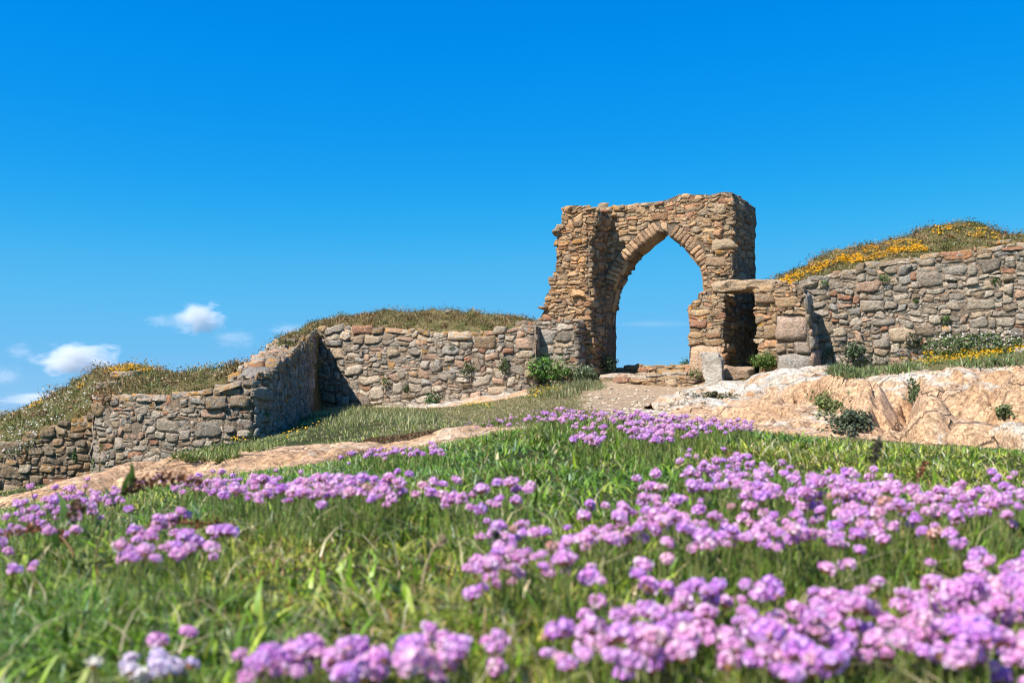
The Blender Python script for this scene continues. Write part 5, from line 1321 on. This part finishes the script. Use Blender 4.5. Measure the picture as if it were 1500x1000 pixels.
# ------------------------------------------------------------------ dock stalks, plantain heads, dry stems
def tube(mb, pts, r0, r1, col, nseg=6):
    pts = np.array(pts, float); n = len(pts); tn = np.gradient(pts, axis=0); tn /= np.linalg.norm(tn, axis=1)[:, None]
    V = []
    for i, (p, t) in enumerate(zip(pts, tn)):
        a = np.cross(t, [.3, .8, .5]); a /= np.linalg.norm(a); b = np.cross(t, a); r = r0 + (r1 - r0) * i / (n - 1)
        for k in range(nseg): V.append(p + r * (a * math.cos(k * 6.283 / nseg) + b * math.sin(k * 6.283 / nseg)))
    Q = [[i * nseg + k, i * nseg + (k + 1) % nseg, (i + 1) * nseg + (k + 1) % nseg, (i + 1) * nseg + k] for i in range(n - 1) for k in range(nseg)]
    mb.add(np.array(V), Q, col)
def smooth_path(p, n=24):
    p = np.array(p, float); t = np.linspace(0, len(p) - 1, n); i = np.arange(len(p))
    q = np.stack([np.interp(t, i, p[:, k]) for k in range(3)], -1)
    for _ in range(3): q[1:-1] = (q[:-2] + 2 * q[1:-1] + q[2:]) / 4
    return q
def stalk(name, label, cat, path, d, r, col, seed_from=None, seed_cols=None, seed_n=0, seed_r=.006, leaf=False):
    p = smooth_path([P(a, b, d + i * .012) for i, (a, b) in enumerate(path)])
    base = p[0].copy(); g = float(ground(base[0], base[1])); p[0, 2] = g - .005
    root = empty(name, p[0]); tag(root, label, cat)
    mb = MB(); tube(mb, p - p[0], r, r * .55, col); mb.build('stalk', M['stem'], root)
    if seed_n:
        k = RNG.uniform(seed_from * (len(p) - 1), len(p) - 1, seed_n); i = np.arange(len(p))
        c = np.stack([np.interp(k, i, p[:, a]) for a in range(3)], -1) + RNG.normal(0, seed_r * .6, (seed_n, 3)) - p[0]
        sm = MB(); pal = np.array(seed_cols)
        leaf_quads(sm, c, RNG.normal(0, 1, (seed_n, 3)), RNG.uniform(.7, 1.4, seed_n) * seed_r, pal[RNG.integers(0, len(pal), seed_n)] * RNG.uniform(.7, 1.3, (seed_n, 1)))
        leaf_quads(sm, c, RNG.normal(0, 1, (seed_n, 3)), RNG.uniform(.7, 1.4, seed_n) * seed_r, pal[RNG.integers(0, len(pal), seed_n)] * RNG.uniform(.7, 1.3, (seed_n, 1)))
        sm.build('seed_head', M['leaf'], root)
    if leaf:
        lm = MB(); m = 4
        blades(lm, p[[4, 7, 10, 12]] - p[0], np.full(m, .05), np.full(m, .010), RNG.uniform(.5, 1.2, m), RNG.uniform(0, 6.28, m), np.tile([.09, .16, .03], (m, 1))); lm.build('leaf', M['blade'], root)
    return root
RED = ((.24, .085, .04), (.32, .13, .06), (.17, .07, .035))
stalk('dock_stalk', 'reddish dock stalk arching over the long rock slab', 'weed stalk', [(140, 800), (160, 760), (175, 725), (205, 708), (245, 697), (290, 706)], 1.42, .0016, (.16, .13, .05), .45, RED, 150, .007, True)
stalk('dock_stalk', 'brown dock stalk bending low past the compact lawn clump', 'weed stalk', [(185, 800), (205, 772), (235, 764), (280, 763), (320, 768), (345, 775)], 1.36, .0014, (.22, .12, .05), .35, RED, 120, .006)
stalk('dock_stalk', 'reddish dock stalk lying along the lawn edge to the frame side', 'weed stalk', [(110, 815), (95, 790), (70, 772), (40, 775), (5, 782)], 1.35, .0015, (.22, .12, .05), .3, RED, 120, .006)
stalk('dock_stalk', 'short dark dock stalk with curled tip between lilac heads', 'weed stalk', [(90, 820), (80, 790), (95, 765), (110, 748), (118, 735)], 1.3, .0015, (.14, .13, .04), .55, ((.12, .1, .04), (.2, .1, .05)), 60, .007, True)
stalk('grass_seed_head', 'dark plantain spike standing up before the big outcrop', 'seed head', [(1272, 720), (1276, 690), (1281, 665), (1287, 645)], 1.75, .0014, (.12, .12, .05), .5, ((.07, .065, .04), (.12, .10, .06)), 160, .006)
stalk('grass_seed_head', 'reddish sorrel spike beside the tip of the upper drift', 'seed head', [(1340, 720), (1345, 700), (1350, 685), (1358, 676)], 1.9, .0012, (.2, .09, .05), .4, RED, 60, .006)
stalk('grass_seed_head', 'pale bent grass stem arching beside the middle cluster', 'seed head', [(614, 890), (618, 855), (624, 825), (636, 800), (652, 788)], 1.15, .0012, (.38, .27, .16), .8, ((.33, .22, .12), (.4, .28, .2)), 20, .005)
stalk('grass_seed_head', 'dark small plantain spike behind the tall separate heads', 'seed head', [(796, 712), (799, 700), (801, 690)], 2.3, .0014, (.12, .12, .05), .3, ((.08, .075, .04), (.13, .11, .06)), 60, .007)
stalk('grass_seed_head', 'purplish grass panicle leaning in the lawn below the crest', 'seed head', [(815, 706), (830, 699), (850, 695)], 2.3, .0012, (.15, .12, .08), .3, ((.13, .09, .10), (.2, .14, .14)), 60, .007)
stalk('grass_seed_head', 'green plantain leaf and bud near the long lilac row end', 'seed head', [(700, 735), (701, 718), (703, 702)], 1.5, .002, (.10, .17, .04), .4, ((.10, .15, .06), (.16, .2, .1)), 60, .007, False)
stalk('grass_seed_head', 'grey plantain head rising by the round lawn cluster', 'seed head', [(722, 830), (724, 800), (725, 780)], 1.2, .0014, (.16, .17, .08), .6, ((.16, .15, .15), (.1, .1, .08)), 50, .006)

# ------------------------------------------------------------------ scattered stones on path and rubble on the left bank
def pebble(px, py, w, label, name='stone', col=(.62, .50, .37), grp=None):
    p, nr = hit(px, py)
    if p is None: return
    mb = MB(); s = w / F * p[1]
    if w > 11: big_lump(mb, (0, 0, s * .06), (s * 1.1, s * .9, s * .34), (0, RNG.uniform(-.25, .05), RNG.uniform(-.4, .4)), col, .9 if 'orange' in label else .25, s * .07, 6, int(px))
    else: lump(mb, (0, 0, s * .18), (s, s * .8, s * .55), (0, 0, RNG.uniform(0, 3)), col, 0, .2, 3.5)
    o = mb.build(name, WALLM); o.location = p; tag(o, label, 'stone', grp)
for px_, py_, w_ in ((880, 584, 7), (905, 578, 6), (930, 590, 8), (955, 583, 6), (985, 592, 9), (1005, 578, 7), (920, 600, 7), (865, 596, 6), (970, 600, 8), (1030, 590, 8), (895, 570, 6), (945, 573, 5)):
    pebble(px_, py_, w_, 'small loose stone lying on the bare sandy path', grp='loose stones on the path')
for px_, py_, w_, lab in ((250, 541, 0, ''), (362, 533, 16, 'flat stone at the start of the rubble slope above the long low wall'), (378, 524, 18, 'pale stone on the rubble slope above the bend of the wall'), (396, 531, 17, 'broad stone on the rubble slope just over the wall bend'), (412, 510, 17, 'grey stone high on the rubble slope before the corner'), (425, 500, 15, 'small stone near the top of the rubble slope'), (703, 458, 12, 'stone on the skyline of the turf bank over the middle wall'), (657, 459, 11, 'flat stone cresting the turf bank over the middle wall'),
                           (1252, 364, 34, 'pinkish boulder on the skyline of the mound above the flowery wall'), (1440, 366, 16, 'orange stone on the bank beneath the summit flowers'), (1470, 356, 20, 'orange brown stone at the bank edge past the summit flowers'), (185, 552, 34, 'flat orange lichened rock ledge on the hill of white flowers'), (160, 566, 30, 'low rock ledge above the corner of the low walls')):
    if w_: pebble(px_, py_, w_, lab, 'rock' if w_ > 18 else 'stone', (.44, .36, .27))

# grit on the path
mb = MB(); n = 0
while n < 900:
    d = math.exp(RNG.uniform(math.log(5.5), math.log(29))); x = (RNG.uniform(800, 1120) - 750) / F * d
    if zones(np.array([x]), np.array([d]))[0][0] < .35 + .5 * RNG.random(): continue
    sz = RNG.uniform(.008, .03) * (1.6 if RNG.random() < .1 else 1) * (d / 14) ** .5
    V = _LV[:, :] / ((np.abs(_LV) ** 3).sum(1) ** (1 / 3))[:, None] * np.array([sz, sz * RNG.uniform(.6, 1), sz * .55]) * RNG.uniform(.8, 1.2, 3)
    a = RNG.uniform(0, 3); c_, s_ = math.cos(a), math.sin(a)
    V = np.stack([V[:, 0] * c_ - V[:, 1] * s_, V[:, 0] * s_ + V[:, 1] * c_, V[:, 2]], -1)
    mb.add(V + [x, d, float(ground(x, d))], _LQ, np.array([.58, .46, .33]) * RNG.uniform(.5, 1.3)); n += 1
tag(mb.build('gravel', M['stem']), kind='stuff')

# dark ended rock on the hill crest
mb = MB()
for k in range(26):
    t = RNG.random(); a = P(205 + 45 * t, 546 + 5 * t, 22.6)
    lump(mb, a + np.array([RNG.normal(0, .03), RNG.uniform(0, .9), RNG.uniform(-.16, .08)]), (RNG.uniform(.15, .32), RNG.uniform(.2, .4), RNG.uniform(.08, .15)), (RNG.uniform(-.15, .15), RNG.uniform(-.15, .15), RNG.uniform(-.3, .3)), pick_cols(1, PAL_DARK * .8)[0], float(RNG.random() < .3))
big_lump(mb, P(228, 548, 23.0) + np.array([0, .2, -.12]), (.85, 1.2, .45), (0, .1, .2), (.16, .14, .12), .4, .08, 6, 3)
o = mb.build('ruined_wall', WALLM); recentre(o, P(228, 560, 23)); tag(o, 'short dark broken wall end poking out of the flowery hill crest', 'wall')

# ------------------------------------------------------------------ sea beyond the headland
b = NB('sea_water')
wv = b.noise(.05, 6, .6)
b.out((.02, .07, .12), .25, b.bump(wv, .3, 1.0), .5)
me = bpy.data.meshes.new('sea'); S_ = 20000
me.from_pydata([(-S_, 250, -70), (S_, 250, -70), (S_, S_, -70), (-S_, S_, -70)], [], [(0, 1, 2, 3)]); me.materials.append(b.m)
so = bpy.data.objects.new('sea', me); COL.objects.link(so); tag(so, kind='structure')

# ------------------------------------------------------------------ clouds
def cloud_mat(dens):
    m, nt, N_, L_ = newmat('cloud_vapour')
    tc = N_.new('ShaderNodeTexCoord'); out = N_.new('ShaderNodeOutputMaterial'); pv = N_.new('ShaderNodeVolumePrincipled')
    pv.inputs['Color'].default_value = (.97, .97, .98, 1); pv.inputs['Anisotropy'].default_value = .1
    ln = N_.new('ShaderNodeVectorMath'); ln.operation = 'LENGTH'; L_.new(tc.outputs['Object'], ln.inputs[0])
    no = N_.new('ShaderNodeTexNoise'); no.inputs['Scale'].default_value = 2.1; no.inputs['Detail'].default_value = 6; no.inputs['Roughness'].default_value = .6; no.inputs['Distortion'].default_value = .4
    oi = N_.new('ShaderNodeObjectInfo'); mp = N_.new('ShaderNodeVectorMath'); mp.operation = 'ADD'
    sc = N_.new('ShaderNodeVectorMath'); sc.operation = 'SCALE'; sc.inputs[0].default_value = (1, 1, 1)
    ml = N_.new('ShaderNodeMath'); ml.operation = 'MULTIPLY'; ml.inputs[1].default_value = 40; L_.new(oi.outputs['Random'], ml.inputs[0]); L_.new(ml.outputs[0], sc.inputs['Scale'])
    L_.new(tc.outputs['Object'], mp.inputs[0]); L_.new(sc.outputs[0], mp.inputs[1]); L_.new(mp.outputs[0], no.inputs['Vector'])
    def mt(op, a, bb):
        x = N_.new('ShaderNodeMath'); x.operation = op
        for i, v in ((0, a), (1, bb)):
            if isinstance(v, float): x.inputs[i].default_value = v
            else: L_.new(v, x.inputs[i])
        return x.outputs[0]
    v = mt('MULTIPLY', mt('SUBTRACT', no.outputs['Fac'], .5), 2.6)
    v = mt('ADD', v, mt('MULTIPLY', mt('SUBTRACT', .62, ln.outputs['Value']), 1.5))
    v = mt('MULTIPLY', mt('MINIMUM', mt('MAXIMUM', v, 0.0), 1.0), dens)
    L_.new(v, pv.inputs['Density']); L_.new(pv.outputs[0], out.inputs['Volume'])
    return m
CM = cloud_mat(.10); CT = cloud_mat(.018)
def cloud(px, py, wpx, hpx, label, mat, D=1500):
    bm = bmesh.new(); bmesh.ops.create_icosphere(bm, subdivisions=3, radius=1); me = bpy.data.meshes.new('cloud'); bm.to_mesh(me); bm.free(); me.materials.append(mat)
    o = bpy.data.objects.new('cloud', me); COL.objects.link(o); c = P(px, py, D); o.location = c
    o.scale = (wpx / F * D * .62, wpx / F * D * .45, hpx / F * D * .62)
    tag(o, label, 'cloud')
cloud(290, 466, 92, 56, 'small bright puffy cloud alone in the blue above the long low wall', CM)
cloud(108, 528, 150, 62, 'wide white cloud just above the hill of white flowers', CM)
cloud(5, 552, 70, 46, 'faint small cloud low by the sea side edge of the hill', CT)
cloud(340, 497, 90, 36, 'thin wispy cloud trailing under the small puffy one', CT)
cloud(30, 515, 60, 30, 'thin grey wisp above the wide white cloud', CT)

cloud(75, 585, 230, 26, 'long faint cloud streak at the horizon behind the flowery hill', CT, 2600)
cloud(425, 483, 80, 22, 'thin faint cloud just above the turf bank at the wall corner', CT, 2000)
cloud(235, 470, 60, 26, 'faint grey shred beside the small puffy cloud', CT, 1700)
cloud(960, 474, 170, 9, 'very thin cloud streak seen through the gateway arch', cloud_mat(.003), 3000)

# ------------------------------------------------------------------ light, sky, camera
SUN = Vector((-.47, -.39, .79)).normalized()
w = bpy.data.worlds.new('World'); SC.world = w; w.use_nodes = True
nt = w.node_tree; nt.nodes.clear()
sky = nt.nodes.new('ShaderNodeTexSky'); sky.sky_type = 'NISHITA'; sky.sun_disc = False
sky.sun_elevation = math.asin(SUN.z); sky.sun_rotation = math.atan2(SUN.x, SUN.y)
sky.altitude = 60; sky.air_density = 1.0; sky.dust_density = .15; sky.ozone_density = 3.5
hs = nt.nodes.new('ShaderNodeHueSaturation'); hs.inputs['Saturation'].default_value = 1.35; hs.inputs['Value'].default_value = .11
rc = nt.nodes.new('ShaderNodeRGBCurve')     # a deeper, polarised blue than the plain clear-sky model
EXPO = .85
def curve(i, pts):
    c = rc.mapping.curves[i]
    while len(c.points) > 2: c.points.remove(c.points[1])
    c.points[0].location = (0, pts[0][1] / 2 ** EXPO); c.points[1].location = (1, pts[-1][1] / 2 ** EXPO)
    for a, v in pts[1:-1]: c.points.new(a, v / 2 ** EXPO)
curve(0, [(0, 0), (.05, .004), (.10, .030), (.15, .076), (.414, .195), (.65, .30), (1, .5)])
curve(1, [(0, 0), (.159, .254), (.217, .319), (.376, .474), (.656, .545), (1, .72)])
curve(2, [(0, 0), (.2, .46), (.407, .823), (.495, .875), (.652, .895), (1, .92)])
rc.mapping.update()
gn = nt.nodes.new('ShaderNodeVectorMath'); gn.operation = 'SCALE'; gn.inputs['Scale'].default_value = 10
bg = nt.nodes.new('ShaderNodeBackground'); bg.inputs[1].default_value = .10
ow = nt.nodes.new('ShaderNodeOutputWorld')
nt.links.new(sky.outputs[0], hs.inputs['Color']); nt.links.new(hs.outputs[0], rc.inputs['Color']); nt.links.new(rc.outputs[0], gn.inputs[0]); nt.links.new(gn.outputs[0], bg.inputs[0]); nt.links.new(bg.outputs[0], ow.inputs[0])
sl_ = bpy.data.lights.new('sun', 'SUN'); sl_.energy = 5.0; sl_.angle = math.radians(.5); sl_.color = (1, .95, .87)
so_ = bpy.data.objects.new('sun', sl_); COL.objects.link(so_); so_.rotation_euler = SUN.to_track_quat('Z', 'Y').to_euler(); so_.location = (-20, -10, 40)

cam = bpy.data.cameras.new('camera'); cam.lens = 36; cam.sensor_width = 36; cam.clip_start = .02; cam.clip_end = 40000
cam.dof.use_dof = True; cam.dof.focus_distance = 12.0; cam.dof.aperture_fstop = 7.5
co = bpy.data.objects.new('camera', cam); COL.objects.link(co); co.rotation_euler = (math.pi / 2 + PITCH, 0, 0); SC.camera = co
SC.view_settings.view_transform = 'Standard'; SC.view_settings.look = 'None'; SC.view_settings.exposure = EXPO; SC.view_settings.gamma = 1
SC.cycles.max_bounces = 6; SC.cycles.transparent_max_bounces = 6; SC.cycles.volume_bounces = 2
SC.cycles.use_denoising = True; SC.cycles.filter_width = 1.1
